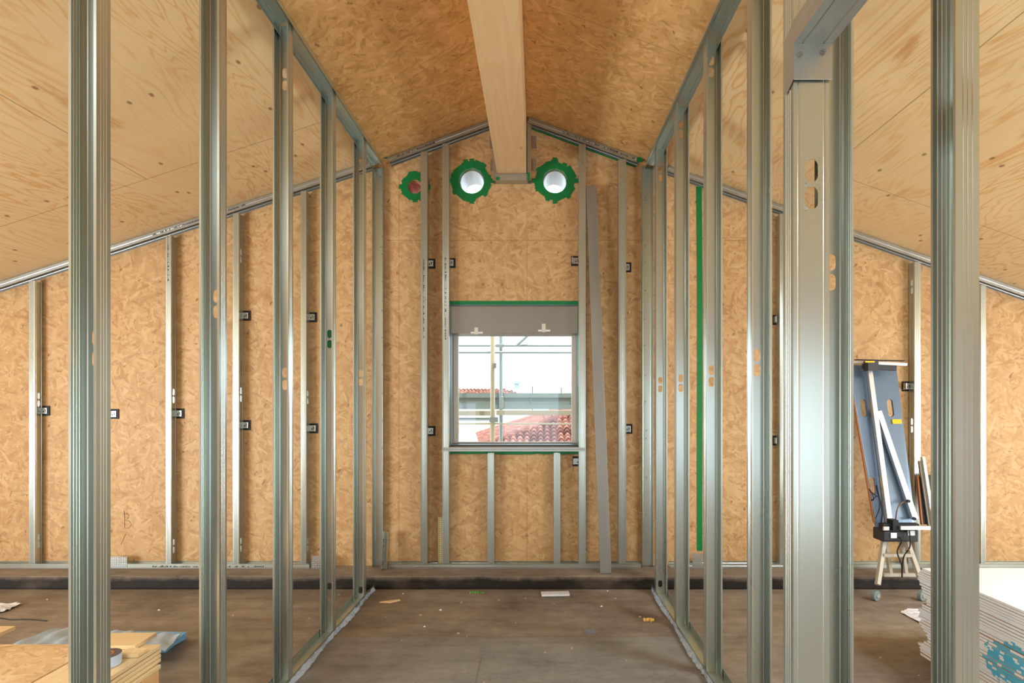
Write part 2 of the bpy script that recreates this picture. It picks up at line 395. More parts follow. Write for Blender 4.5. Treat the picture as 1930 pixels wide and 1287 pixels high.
# far wall as a prism following the roof line, with window and three pipe openings
WT = .26
poly = [(XL-.2, D, 0), (XR+.2, D, 0), (XR+.2, D, roof(XR+.2)+.05), (JR, D, roof(JR)+.05), (RX, D, RZ+.05), (JL, D, roof(JL)+.05), (XL-.2, D, roof(XL-.2)+.05)]
wall = MB().prism(poly, (0, WT, 0)).build('wall_back', M['osb_wall']); tag(wall, kind='structure')
WX0, WX1, WZ0, WZ1 = wx(848), wx(1090), wz(840), wz(574)
cs = [MB().box(WX0, WX1, D-.1, D+.5, WZ0, WZ1).build('c', M['white'])]
HOLES = [(889, 341, .100, 'left'), (1046, 341, .097, 'right'), (782, 352, .054, 'small')]
for px, py, r, _ in HOLES:
    cs.append(MB().tube([(wx(px), D-.1, wz(py)), (wx(px), D+.5, wz(py))], r, 32).build('c', M['white']))
cut(wall, cs)
bt = wall.data
# side and rear walls with their openings
def wall_open(name, plane, c, t, a0, a1, z0, z1, holes):
    mb = MB(); xs = sorted(set([a0, a1]+[h for q in holes for h in q[:2]])); zs = sorted(set([z0, z1]+[h for q in holes for h in q[2:]]))
    for i in range(len(xs)-1):
        for j in range(len(zs)-1):
            mx_, mz = (xs[i]+xs[i+1])/2, (zs[j]+zs[j+1])/2
            if any(q[0] < mx_ < q[1] and q[2] < mz < q[3] for q in holes): continue
            if plane == 'x': mb.box(c, c+t, xs[i], xs[i+1], zs[j], zs[j+1])
            else: mb.box(xs[i], xs[i+1], c, c+t, zs[j], zs[j+1])
    tag(mb.build(name, M['osb_wall']), kind='structure')
wall_open('wall_left', 'x', XL-.2, .2, YB, D, 0, roof(XL)+.02, [(-.6, 1.8, .3, 1.4)])
wall_open('wall_right', 'x', XR, .2, YB, D, 0, roof(XR)+.02, [(-.1, 2.7, .25, 1.45)])
rear = MB().prism([(XL-.2, YB, 0), (XR+.2, YB, 0), (XR+.2, YB, roof(XR+.2)+.03), (JR, YB, roof(JR)+.03), (RX, YB, RZ+.03), (JL, YB, roof(JL)+.03), (XL-.2, YB, roof(XL-.2)+.03)], (0, -.2, 0)).build('wall_front', M['osb_wall'])
tag(rear, kind='structure')
cut(rear, [MB().box(a, b, YB-.5, YB+.2, z0, z1).build('c', M['white']) for a, b, z0, z1 in ((-2.5, -1.4, .2, 1.4), (1.1, 3.6, .2, 1.8), (-.75, .5, 0, 2.1))])

def ceil(name, x0, x1, mat, t=.03, hole=None):
    mb = MB(); ys = [YB-.2, D+.02]; xs = [x0, x1]
    if hole: xs = sorted([x0, x1, hole[0], hole[1]]); ys = sorted([YB-.2, D+.02, hole[2], hole[3]])
    g = lambda x: roof(min(max(x, x0+1e-4), x1-1e-4))
    for i in range(len(xs)-1):
        for j in range(len(ys)-1):
            a, b, c, d = xs[i], xs[i+1], ys[j], ys[j+1]
            if hole and hole[0]-.01 < (a+b)/2 < hole[1]+.01 and hole[2] < (c+d)/2 < hole[3]: continue
            mb.hexa([(a, c, g(a)), (b, c, g(b)), (b, d, g(b)), (a, d, g(a)), (a, c, g(a)+t), (b, c, g(b)+t), (b, d, g(b)+t), (a, d, g(a)+t)])
    return tag(mb.build(name, mat), kind='structure')
ceil('ceiling', XL-.2, JL, M['ply_left'], hole=(-2.15, -1.35, -.85, .1))  # opening added out of view so the sun throws a patch by the bench
ceil('ceiling', JR, XR+.2, M['ply_right'], hole=(2.75, 3.9, .6, 1.75))  # unseen opening, placed to let sun onto the plasterboard stack
ceil('ceiling', JL, RX, M['osb_roof']); ceil('ceiling', RX, JR, M['osb_roof'])

# ridge beam
bx0, bx1, bz = wx(938), wx(992.5), wz(334)
bm_ = MB(); bm_.add([(bx0, YB, bz), (bx1, YB, bz), (bx1, YB, roof(bx1)-.004), (RX, YB, RZ-.004), (bx0, YB, roof(bx0)-.004),
    (bx0, D-.002, bz), (bx1, D-.002, bz), (bx1, D-.002, roof(bx1)-.004), (RX, D-.002, RZ-.004), (bx0, D-.002, roof(bx0)-.004)],
    [(0,1,2,3,4), (9,8,7,6,5), (0,5,6,1), (1,6,7,2), (2,7,8,3), (3,8,9,4), (4,9,5,0)])
tag(bm_.build('ridge_beam', M['beam'], bevel=.004), 'long solid spruce ridge beam running overhead to the far gable wall', 'beam')

# ------------------------------------------------------------------ steel profiles
GR = .0013
def grooved(L, spots, d=GR):   # 1d profile (position, depth) with small V grooves
    pts = [(0, 0)]
    for c in spots: pts += [((c-.035)*L, 0), (c*L, d), ((c+.035)*L, 0)]
    return pts+[(L, 0)]
def c_profile(W_, FL, lip=.007, near=True):
    """cross-section (a across 0..W, b depth: 0 = web, FL = open side); returns points and index of the flat web segment"""
    pts = [(lip, FL)] if lip else []
    pts += [(d, FL-p) for p, d in grooved(FL, (.30, .50, .70))]
    web = [(.10, 0), (.14, GR), (.18, 0), (.27, 0), (.73, 0), (.82, 0), (.86, GR), (.90, 0)]
    hs = len(pts)+3
    pts += [(a*W_, b) for a, b in web]
    pts += [(W_-d, p) for p, d in grooved(FL, (.30, .50, .70))]
    if lip: pts += [(W_-lip, FL)]
    return pts, hs
def stud_mesh(prof, hs, z0, z1, holes, T, hole_r=None):
    """extrude profile along z with double slots in segment hs; T maps (a,b,z)->Vector. holes: list of slot centres"""
    mb = MB(); slot_h = .050; zs = [z0, z1]
    zz = []
    for h in holes:
        for c in (h-.03, h+.03):
            if z0+.04 < c < z1-.04: zz.append(c); zs += [c-.029, c+.029]
    zs = sorted(set(zs))
    for j in range(len(zs)-1):
        za, zb = zs[j], zs[j+1]; zc = (za+zb)/2
        hole = any(abs(zc-c) < .002 for c in zz)
        for i in range(len(prof)-1):
            (a0, b0), (a1, b1) = prof[i], prof[i+1]
            if hole and i == hs:
                am = (a0+a1)/2; hw = hole_r or abs(a1-a0)*.40; hw = min(hw, abs(a1-a0)*.46); n = 24
                outer = []; inner = []
                for q in range(n):
                    t = 2*math.pi*(q+.5)/n; cx, cz = math.cos(t), math.sin(t)
                    s = (slot_h/2-hw)
                    inner.append((am+hw*cx, zc+hw*cz+(s if cz > 0 else -s)))
                    kx = abs(a1-a0)/2/max(abs(cx), 1e-6); kz = (zb-za)/2/max(abs(cz), 1e-6)
                    kk = min(kx, kz); outer.append((am+cx*kk, zc+cz*kk))
                # put true corners in
                for cxs in (-1, 1):
                    for czs in (-1, 1):
                        best = min(range(n), key=lambda q: (outer[q][0]-(am+cxs*abs(a1-a0)/2))**2+(outer[q][1]-(zc+czs*(zb-za)/2))**2)
                        outer[best] = (am+cxs*abs(a1-a0)/2, zc+czs*(zb-za)/2)
                vs = [T(a, b0, z) for a, z in outer]+[T(a, b0, z) for a, z in inner]
                mb.add(vs, [(q, (q+1) % n, (q+1) % n+n, q+n) for q in range(n)])
            else:
                mb.add([T(a0, b0, za), T(a1, b1, za), T(a1, b1, zb), T(a0, b0, zb)], [(0, 1, 2, 3)])
    return mb
def fin(mb, name, mat, label=None, cat='steel stud', group=None, parent=None, solid=.0014):
    me = bpy.data.meshes.new(name); me.from_pydata(mb.v, [], mb.f)
    bm = bmesh.new(); bm.from_mesh(me); bmesh.ops.remove_doubles(bm, verts=bm.verts, dist=.00012)
    bmesh.ops.recalc_face_normals(bm, faces=bm.faces)
    bm.to_mesh(me); bm.free(); me.materials.append(mat)
    o = bpy.data.objects.new(name, me); COL.objects.link(o)
    if parent is not None: o.parent = parent; o.matrix_parent_inverse = Matrix.Translation(-parent.location)
    md = o.modifiers.new('sheet', 'SOLIDIFY'); md.thickness = solid; md.offset = 0
    if label: tag(o, label, cat, group)
    return o
def u_track(pts, W_, FL, name, mat, label, cat, updir, side, webc=None):
    """U track swept between two points; web centred on the line, flanges in direction updir; side = across"""
    a, b = Vector(pts[0]), Vector(pts[1]); side = Vector(side); up = Vector(updir)
    sec = [(-W_/2, FL), (-W_/2, FL*.62), (-W_/2+.0012, FL*.55), (-W_/2, FL*.48), (-W_/2, 0), (-W_*.30, 0), (-W_*.27, .0015), (-W_*.24, 0), (W_*.24, 0), (W_*.27, .0015), (W_*.30, 0), (W_/2, 0), (W_/2, FL*.48), (W_/2-.0012, FL*.55), (W_/2, FL*.62), (W_/2, FL)]
    mb = MB()
    for i in range(len(sec)-1):
        (p, q), (r, s) = sec[i], sec[i+1]
        mb.add([a+side*p+up*q, a+side*r+up*s, b+side*r+up*s, b+side*p+up*q], [(0, 1, 2, 3)])
    return fin(mb, name, mat, label, cat)

GP = 'steel partition framing'
# ---- left partition: corridor face at x=-1.2, open side towards the camera, web at the back
TL = .075; WL = 1.20
left = [(1.567, [1.52, .05], 'nearest the camera in the left partition'),
        (2.154, [1.75, .20], 'second from the camera in the left partition'),
        (2.739, [1.488, 2.96], 'third from the camera in the left partition'),
        (3.325, [1.753, .244], 'fourth from the camera in the left partition, green tape showing through its slots'),
        (3.913, [1.55, 3.03, .03], 'last full one of the left partition before the far wall')]
FLG = .050
for y, hl, txt in left:
    prof, hs = c_profile(TL, FLG)
    T = lambda a, b, z, y=y: Vector((-WL-TL+a, y-b, z))
    zt = roof(-WL-TL)-.028
    fin(stud_mesh(prof, hs, .004, zt, hl, T), 'partition_stud', M['galv'], 'galvanised stud, '+txt, 'steel stud', 'studs of the left partition')
TR = .079; WR = .847
right = [(2.246, [1.53, .03], 'fourth from the far wall in the right partition, left of doorway post'),
         (2.832, [1.507, 3.08], 'third back from the far wall in the right partition'),
         (3.434, [1.495, 3.06], 'second back from the far wall in the right partition'),
         (4.006, [1.506, 3.02, .045], 'closest to the far wall in the right partition, slender from here'),
         (1.68, [1.76], 'half hidden behind the doorway post on its right')]
for y, hl, txt in right:
    prof, hs = c_profile(TR, FLG)
    T = lambda a, b, z, y=y: Vector((WR+TR-a, y-b, z))
    zt = roof(WR+TR)-.028
    fin(stud_mesh(prof, hs, .004, zt, hl, T), 'partition_stud', M['galv'], 'galvanised stud, '+txt, 'steel stud', 'studs of the right partition')
# end studs screwed to the far wall, with dimpled screws
SCREW = None
def end_stud(x0, x1, name_txt, screws, sgn):
    W_ = x1-x0; prof = [(0, .042), (0, .0), (W_*.12, 0), (W_*.15, .0015), (W_*.18, 0), (W_*.82, 0), (W_*.85, .0015), (W_*.88, 0), (W_, 0), (W_, .042)]
    T = lambda a, b, z: Vector((x0+a, D-.004-b, z))
    mb = stud_mesh(prof, 99, KERB+.004, roof(min(x0, x1))-.03, [], T)
    o = fin(mb, 'wall_stud', M['galv'], name_txt, 'steel stud')
    global SCREW
    for px, py in screws:
        c = Vector((wx(px), D-.006, wz(py)))
        if SCREW is None:
            mb = MB(); mb.tube([(0, .001, 0), (0, -.003, 0), (0, -.0031, 0)], .006, 8); so = mb.build('screw', M['dull_alu']); SCREW = so
        else: so = SCREW.copy(); COL.objects.link(so)
        so.parent = o; so.location = c
    return o
LS = [(721, 446), (719, 466), (720, 479), (721, 531), (721, 567), (720, 585), (721, 636), (721, 688), (721, 741), (721, 792), (721, 844), (722, 893), (722, 948), (718, 334), (720, 387)]
end_stud(-WL-.082, -WL, 'galvanised steel channel screwed flat to the far wall, left of the small pipe opening', LS, 1)
RS = [(1216, 463), (1215, 494), (1216, 548), (1215, 601), (1215, 651), (1216, 707), (1216, 757), (1218, 811), (1217, 826), (1218, 900), (1217, 970), (1218, 1022), (1215, 372), (1216, 378)]
end_stud(.820, .905, 'galvanised steel channel with dented screws fixed to the far wall, right of the leaning strip', RS, -1)

# ---- head tracks and floor tracks of the partitions
def head_track(xc, W_, slope_dir, label):
    a = math.atan(.34)*slope_dir; side = Vector((math.cos(a), 0, math.sin(a))); up = Vector((math.sin(a), 0, -math.cos(a)))
    z = roof(xc)-.012
    return u_track([(xc, .35, z), (xc, D-.045, z)], W_, .055, 'head_track', M['galv'], label, 'steel track', up, side)
head_track(-WL-TL/2, TL+.008, 1, 'galvanised steel head track along the ceiling over the left partition')
head_track(WR+TR/2, TR+.008, -1, 'galvanised steel head track along the ceiling over the right partition')
u_track([(-WL-TL/2, .7, .003), (-WL-TL/2, 4.095, .003)], TL+.008, .038, 'floor_track', M['galv'], 'galvanised steel floor track under the left partition studs', 'steel track', (0, 0, 1), (1, 0, 0))
u_track([(WR+TR/2, 1.72, .003), (WR+TR/2, 4.095, .003)], TR+.008, .038, 'floor_track', M['galv'], 'galvanised steel floor track under the right partition studs', 'steel track', (0, 0, 1), (1, 0, 0))
def foil(x, sgn, label, y0, y1):
    mb = MB(); n = 130; rows = []
    for i in range(n+1):
        y = y0+(y1-y0)*i/n; w1 = .011+.007*math.sin(y*9+sgn)+R.uniform(-.004, .004); h = .010+R.uniform(0, .012)
        rows.append([(x-sgn*.002, y, .002), (x-sgn*.002, y, .020+R.uniform(0, .014)), (x+sgn*w1*.4, y, h+.006), (x+sgn*w1, y, R.uniform(.001, .006))])
    vs = [v for r in rows for v in r]; fs = []
    for i in range(n):
        for j in range(3): fs.append((i*4+j, i*4+j+1, i*4+j+5, i*4+j+4))
    mb.add(vs, fs); o = fin(mb, 'sealing_film', M['film'], label, 'plastic film', solid=.001)
    return o
foil(-WL+.006, 1, 'crumpled clear plastic film along the foot of the left partition', .9, 4.08)
foil(WR-.006, -1, 'crumpled clear plastic film along the foot of the right partition', 1.8, 4.08)

# ---- doorway: post, head track turned towards the camera, jamb stud
PX0, PX1, PY = .562, .640, 1.22
prof, hs = c_profile(PX1-PX0, .050)
post = fin(stud_mesh(prof, hs, .004, roof(PX1)-.01, [1.843, .5], lambda a, b, z: Vector((PX0+a, PY+b, z))), 'doorway_post', M['galv'], 'broad galvanised doorway post with two open slots near the top, right foreground', 'steel post')
dt = empty('door_head_track', (PX0, PY, 2.17), 'galvanised door head track screwed to the post, running overhead towards the camera', 'steel track')
tw = PX1-PX0+.006; tx = (PX0+PX1)/2
o = u_track([(tx, -1.6, 2.147), (tx, PY-.006, 2.147)], tw, .05, 'channel', M['galv2'], None, None, (0, 0, 1), (1, 0, 0))
for k_ in ('label', 'category'):
    if k_ in o: del o[k_]
o.parent = dt; o.matrix_parent_inverse = Matrix.Translation(-dt.location)
tabz0, tabz1 = 2.068, 2.147
tb = MB(); sy = PY-.006
tb.box(tx-tw/2, tx+tw/2, sy-.0015, sy, tabz0, tabz1)
tb.add([(tx-tw/2, sy, tabz0), (tx-tw/2, sy, tabz1+.05), (tx-tw/2-.001, PY+.042, tabz1+.03), (tx-tw/2-.001, PY+.03, tabz0-.015)], [(0, 1, 2, 3)])
o = tb.build('fixing_tab', M['galv2'], dt, bevel=.002)
for px, py in ((1507, 103), (1551, 98)):
    c = P(px, py, sy-.002); sc = MB(); sc.tube([c, c+Vector((0, -.003, 0))], .0058, 14); sc.tube([c+Vector((0, -.002, 0)), c+Vector((0, -.0055, 0))], .0032, 8); sc.build('screw', M['dull_alu'], dt)
# jamb stud on the right: flange faces the camera, web faces the corridor
prof, hs = c_profile(.075, .050)
fin(stud_mesh(prof, 99, .004, roof(.952)-.06, [], lambda a, b, z: Vector((.952-b, 1.275-a, z))), 'jamb_stud', M['galv'], 'broad ribbed galvanised stud at the right edge, in front of the plasterboard stack', 'steel stud')

# ------------------------------------------------------------------ lining of the far wall
LD = .068; DF = D-LD
def dashes(mb, p0, dirv, upv, nrm, length, h, rnd):
    p0 = Vector(p0); t = 0; top = []; base = h*.07
    while t < length:
        w_ = rnd.uniform(.004, .011)
        if rnd.random() < .84:
            hh = h*rnd.uniform(.65, 1); k_ = rnd.random()
            if k_ < .5: top += [(t, base), (t, hh), (t+w_, hh), (t+w_, base)]
            elif k_ < .75: top += [(t, base), (t, hh), (t+w_*.3, hh), (t+w_*.35, h*.35), (t+w_, h*.35), (t+w_, base)]
            else: top += [(t, base), (t, h*.4), (t+w_*.6, h*.45), (t+w_*.7, hh), (t+w_, hh), (t+w_, base)]
        t += w_+.0045+(.02 if rnd.random() < .16 else 0)
    pts = [(0, 0)]+top+[(length+.002, base), (length+.002, 0)]
    mb.prism([p0+dirv*a+upv*b for a, b in pts], nrm*.0008)
def lining_stud(pxl, pxr, z0, z1, holes, label, web_right=True, sidehole=True, prints=None, group='studs lining the far wall'):
    x0, x1 = wx(pxl, DF), wx(pxr, DF); W_ = x1-x0
    # profile: a = depth (0 front .. LD back), b = across from web
    prof, hs = c_profile(LD-.004, W_)
    if web_right: T = lambda a, b, z: Vector((x1-b, DF+a, z))
    else: T = lambda a, b, z: Vector((x0+b, DF+a, z))
    o = fin(stud_mesh(prof, hs, z0, z1, holes, T), 'wall_stud', M['galv'], label, 'steel stud', group)
    if prints:
        mb = MB(); za, zb = prints
        dashes(mb, ((x0+x1)/2-.006, DF-.0005, za), Vector((0, 0, -1)), Vector((1, 0, 0)), Vector((0, -1, 0)), za-zb, .012, R)
        mb.build('printed_text', M['ink'], o)
    return o
ztop = lambda px: roof(wx(px))-.045
zb = KERB+.006
S = [
 (-75, -63, [1.3], 'beyond', True, None),
 (55, 66, [1.40, .30], 'galvanised wall stud at the far left, under the lowest stretch of ceiling', True, None),
 (182, 193, [1.4, .3], 'galvanised wall stud hidden behind the nearest left partition stud', True, None),
 (313, 322, [1.43, .26], 'galvanised wall stud right of the perforated steel angle, printed near its top', True, (wz(450), wz(535))),
 (439, 450, [1.44, 2.52, .27], 'galvanised wall stud between second and third left partition studs', True, None),
 (567, 577, [1.42, 2.75, .27], 'galvanised wall stud between third and fourth left partition studs', True, None),
 (1712+12, 1735, [2.28, 1.2], 'galvanised wall stud behind the foam cutter', False, None),
 (1849, 1858, [2.1], 'galvanised wall stud right of the jamb stud, near the right edge', False, None),
 (1596, 1608, [2.2], 'galvanised wall stud hidden behind the doorway post group', False, None),
 (1470, 1481, [2.2], 'galvanised wall stud just left of the doorway post', False, None),
]
for pl, pr, hl, lab, wr, prn in S:
    if lab == 'beyond': continue
    if 'hidden behind' in lab: continue
    lining_stud(pl, pr, zb, ztop(pl if wr else pr), hl, lab, wr, prints=prn)
lining_stud(793, 805, zb, ztop(793), [], 'galvanised wall stud crossing in front of the small pipe opening', True, prints=(wz(490), wz(640)))
lining_stud(834, 846, zb, ztop(834), [], 'galvanised wall stud along the left side of the window', True, prints=(wz(490), wz(640)))
lining_stud(1091, 1104, zb, ztop(1104), [], 'galvanised wall stud along the right side of the window', False)
lining_stud(1166, 1180, zb, ztop(1180), [], 'galvanised wall stud right of the leaning strip', False)
lining_stud(919, 931, zb, wz(853), [], 'short galvanised stud under the window sill, left one', True, group='short studs under the window')
lining_stud(1044, 1056, zb, wz(853), [], 'short galvanised stud under the window sill, right one', True, group='short studs under the window')
# sloping head tracks
def slope_track(pa, pb, label, prints=None, thick=.042):
    xa, xb = wx(pa), wx(pb); za, zb_ = roof(xa)-.004, roof(xb)-.004
    if xa < RX < xb: raise Exception
    d = Vector((xb-xa, 0, zb_-za)).normalized(); dn = Vector((d.z, 0, -d.x)) 
    if dn.z > 0: dn = -dn
    o = u_track([(xa, D-LD/2-.004, za), (xb, D-LD/2-.004, zb_)], LD+.006, thick, 'wall_head_track', M['galv2'], label, 'steel track', dn, (0, -1, 0))
    if prints:
        mb = MB(); t0, t1 = prints
        p = Vector((wx(t0), D-LD-.0085, 0)); p.z = roof(p.x)-.030
        dashes(mb, p, d, Vector((-d.z, 0, d.x)), Vector((0, -1, 0)), abs(wx(t1)-wx(t0)), .014, R)
        mb.build('printed_text', M['ink'], o)
slope_track(-280, 703, 'galvanised head track sloping under the left plywood ceiling on the far wall', (300, 480))
slope_track(735, 931, 'short galvanised head track sloping up to the beam from the left', (745, 830))
slope_track(998, 1203, 'short galvanised head track sloping down from the beam to the right', (1060, 1200))
slope_track(1257, 2250, 'galvanised head track sloping under the right plywood ceiling on the far wall')
def base_track(pa, pb, label, prints=None):
    o = u_track([(wx(pa), D-LD/2-.004, KERB+.004), (wx(pb), D-LD/2-.004, KERB+.004)], LD+.006, .034, 'wall_base_track', M['galv'], label, 'steel track', (0, 0, 1), (0, 1, 0))
    if prints:
        mb = MB(); dashes(mb, (wx(prints[0]), D-LD-.0085, KERB+.012), Vector((1, 0, 0)), Vector((0, 0, 1)), Vector((0, -1, 0)), wx(prints[1])-wx(prints[0]), .014, R); mb.build('printed_text', M['ink'], o)
base_track(-280, 590, 'galvanised base track along the kerb, left of the corridor, with dark printing', (300, 510))
base_track(733, 1205, 'galvanised base track along the kerb below the window')
base_track(1260, 2250, 'galvanised base track along the kerb, right of the corridor')
# sill track under the window
u_track([(wx(836), D-LD/2-.004, wz(849)), (wx(1101), D-LD/2-.004, wz(849))], LD+.006, .030, 'sill_track', M['galv2'], 'worn galvanised sill track across the bottom of the window', 'steel track', (0, 0, 1), (0, 1, 0))
# pieces round the beam end
mb = MB().box(wx(935), wx(995), D-LD-.006, D-.002, wz(347), wz(347)+.002).box(wx(935), wx(995), D-LD-.008, D-LD-.006, wz(347), wz(335))
tag(mb.build('beam_trimmer', M['galv2']), 'short galvanised track closing the lining under the beam end', 'steel track')
lining_stud(929, 936, wz(347), wz(256), [], 'short galvanised stud hugging the left side of the beam end', True, group='short studs beside the beam')
lining_stud(994, 1001, wz(347), ztop(1001)+.01, [], 'short galvanised stud hugging the right side of the beam end', False, group='short studs beside the beam')
def perf(name, x0, x1, z0, z1, y, label, mat, cat='perforated plate', pitch=.016, r=.0045):
    """perforated plate: quad grid with a real hole in each cell"""
    mb = MB(); nx = max(1, int((x1-x0)/pitch)); nz = max(1, int((z1-z0)/pitch)); dx = (x1-x0)/nx; dz = (z1-z0)/nz
    for i in range(nx):
        for j in range(nz):
            cx, cz = x0+dx*(i+.5), z0+dz*(j+.5)
            o_ = [(cx-dx/2, cz-dz/2), (cx, cz-dz/2), (cx+dx/2, cz-dz/2), (cx+dx/2, cz), (cx+dx/2, cz+dz/2), (cx, cz+dz/2), (cx-dx/2, cz+dz/2), (cx-dx/2, cz)]
            n_ = [(cx+r*math.cos(math.pi*(q/4-.75)), cz+r*math.sin(math.pi*(q/4-.75))) for q in range(8)]
            mb.add([(a, y, b) for a, b in o_+n_], [(q, (q+1) % 8, (q+1) % 8+8, q+8) for q in range(8)])
    return fin(mb, name, mat, label, cat)
for i, (a, b, c, d, t) in enumerate([(923, 929, 280, 258, 'upper plate left of the beam'), (924, 930, 322, 300, 'lower plate left of the beam'), (1003, 1011, 280, 257, 'upper plate right of the beam'), (1003, 1011, 322, 299, 'lower plate right of the beam')]):
    perf('fixing_plate', wx(a), wx(b), wz(c), wz(d), D-.003, 'small perforated steel fixing plate, '+t, M['galv2'], group if False else 'fixing plate', .014, .004)
perf('perforated_angle', wx(211), wx(253), wz(1064), wz(1044), D-LD-.009, 'perforated steel angle standing on the base track, left end', M['galv2'])
perf('perforated_angle', wx(595), wx(636), wz(1066), wz(1042), D-LD-.013, 'perforated steel angle behind the fourth left partition stud', M['galv2'])
perf('perforated_angle', wx(1300), wx(1330), wz(1062), wz(1038), D-LD-.009, 'perforated steel angle below the long green tape', M['galv2'])
perf('perforated_angle', wx(1700), wx(1712), wz(1062), wz(1040), D-LD-.009, 'perforated steel angle behind the trestle legs', M['galv2'])
perf('perforated_strip', wx(826), wx(834.5), wz(1062), wz(974), D-.012, 'upright perforated pale metal strip left of the window stud', plain('brass_strip', srgb(236, 226, 168), .4, .1), 'perforated strip', .016, .0048)
# offcut of profile leaning on the left end stud
mb = stud_mesh([(0, .03), (0, 0), (.038, 0), (.038, .03)], 99, 0, .285, [], lambda a, b, z: Vector((wx(720, 4.28)+a+z*.02, 4.285-b+z*.07, KERB+.004+z)))
o = fin(mb, 'profile_offcut', M['galv'], 'short steel profile offcut leaning at the foot of the left wall channel', 'steel offcut')
mbp = MB(); dashes(mbp, (wx(720, 4.28)+.012, 4.2545+.015, .33), Vector((-.02, -.07, -1)).normalized(), Vector((1, 0, 0)), Vector((0, -1, 0)), .2, .010, R); mbp.build('printed_text', M['ink'], o)

# direct brackets: rubber pad and clip
BR = [(85, 774, 'beside the far left wall stud'), (215, 780, 'just right of the nearest left partition stud'), (338, 779, 'beside the printed wall stud on the left'),
      (463, 595, 'upper one between second and third left partition studs'), (463, 801, 'lower one between second and third left partition studs'),
      (588, 598, 'upper one left of the taped-slot stud'), (590, 807, 'lower one left of the taped-slot stud, wide grey tab'),
      (811, 497, 'upper one on the stud in front of the small pipe'), (811, 812, 'lower one on the stud in front of the small pipe'), (849, 496, 'above the top left window corner'),
      (1086, 492, 'above the top right window corner'), (1180, 504, 'upper one right of the leaning strip'), (1182, 808, 'lower one right of the leaning strip'),
      (1089, 869, 'below the bottom right window corner'), (1466, 603, 'upper one left of the doorway post'), (1466, 830, 'lower one left of the doorway post'), (1709, 728, 'right of the foam cutter board top')]
pad0 = clip0 = None
for px, py, txt in BR:
    e = empty('wall_bracket', (wx(px), D-.003, wz(py)), 'black and silver bracket, '+txt, 'bracket', 'brackets on the far wall')
    if pad0 is None:
        mb = MB(); mb.box(-.041, .041, -.004, .002, -.039, .039); pad0 = mb.build('rubber_pad', M['black'], None, bevel=.002); pad0.parent = e
        mb = MB(); mb.box(-.037, .025, -.010, -.004, -.024, .024); mb.box(-.037, -.030, -.045, -.004, -.022, .024)
        clip0 = mb.build('clip', M['galv2'], None, bevel=.0015); clip0.parent = e
        mb = MB(); mb.box(-.006, .002, -.0108, -.0100, -.012, .000); mb.box(.004, .016, -.0108, -.0100, .004, .009); mb.box(.010, .015, -.0108, -.0100, -.012, .008)
        mk0 = mb.build('clip_slot', M['black'], None); mk0.parent = clip0
    else:
        p_ = pad0.copy(); COL.objects.link(p_); p_.parent = e
        c_ = clip0.copy(); COL.objects.link(c_); c_.parent = e
        k_ = mk0.copy(); COL.objects.link(k_); k_.parent = c_

# ------------------------------------------------------------------ green tape
def tape_ring(px, py, rin, rout, n, label, seed):
    rr = random.Random(seed); cx, cz = wx(px), wz(py); mb = MB(); yy = D-.0015
    def frustum(th, w_, r0, r1, y):
        u = Vector((math.cos(th), 0, math.sin(th))); v = Vector((-math.sin(th), 0, math.cos(th)))
        c = Vector((cx, y, cz))
        mb.prism([c+u*r0-v*w_*.55, c+u*r1-v*w_*.5, c+u*(r1+rr.uniform(-.006, .006))+v*w_*.5, c+u*r0+v*w_*.55], (0, -.0006, 0))
    for i in range(n):
        th = 2*math.pi*i/n+rr.uniform(-.08, .08)
        frustum(th, 2*math.pi*rout/n*rr.uniform(1.0, 1.25), rin*.98, rout*rr.uniform(.90, 1.06), yy-.0005*(i % 3))
    for i in range(7):
        th = 2*math.pi*(i+rr.uniform(-.2, .2))/7
        frustum(th, .034, rin, rout*rr.uniform(1.0, 1.12), yy-.002)
    for th in (math.pi/2, 0, -math.pi/2, math.pi):
        frustum(th, .036, rin, rout*1.14, yy-.0025)
    m_ = 40   # tape turned into the opening
    for i in range(m_):
        a, b = 2*math.pi*i/m_, 2*math.pi*(i+1)/m_
        mb.add([(cx+rin*.985*math.cos(t), y, cz+rin*.985*math.sin(t)) for t, y in ((a, D-.002), (b, D-.002), (b, D+.03), (a, D+.03))], [(0, 1, 2, 3)])
    return tag(mb.build('sealing_tape', M['tape']), label, 'green tape')
tape_ring(889, 341, .100, .155, 11, 'ragged ring of green tape around the left large pipe opening', 3)
tape_ring(1046, 341, .097, .160, 11, 'ragged ring of green tape around the right large pipe opening', 9)
tape_ring(782, 352, .055, .108, 8, 'ragged ring of green tape around the small pipe opening', 5)
def strip(x0, x1, z0, z1, label, y=D-.002, ragged=0, name='sealing_tape'):
    mb = MB(); n = max(2, int(max(x1-x0, z1-z0)/.04)); 
    horiz = (x1-x0) > (z1-z0); A = []; B = []
    for i in range(n+1):
        t = i/n
        if horiz: A.append((x0+(x1-x0)*t, y, z0-R.uniform(0, ragged))); B.append((x0+(x1-x0)*t, y, z1))
        else: A.append((x0+R.uniform(-ragged, ragged), y, z0+(z1-z0)*t)); B.append((x1, y, z0+(z1-z0)*t))
    mb.prism(A+B[::-1], (0, -.0008, 0))
    return tag(mb.build(name, M['tape']), label, 'green tape')
strip(wx(845), wx(1092), wz(574.5), wz(567), 'straight green tape along the top edge of the window opening')
strip(wx(844), wx(849.5), wz(840), wz(567), 'thin green tape down the left edge of the window opening', ragged=.002)
strip(wx(1088.5), wx(1092), wz(840), wz(574), 'thin green tape down the right edge of the window opening', ragged=.001)
strip(wx(846), wx(1091), wz(855), wz(850), 'green tape under the window sill track', ragged=.008)
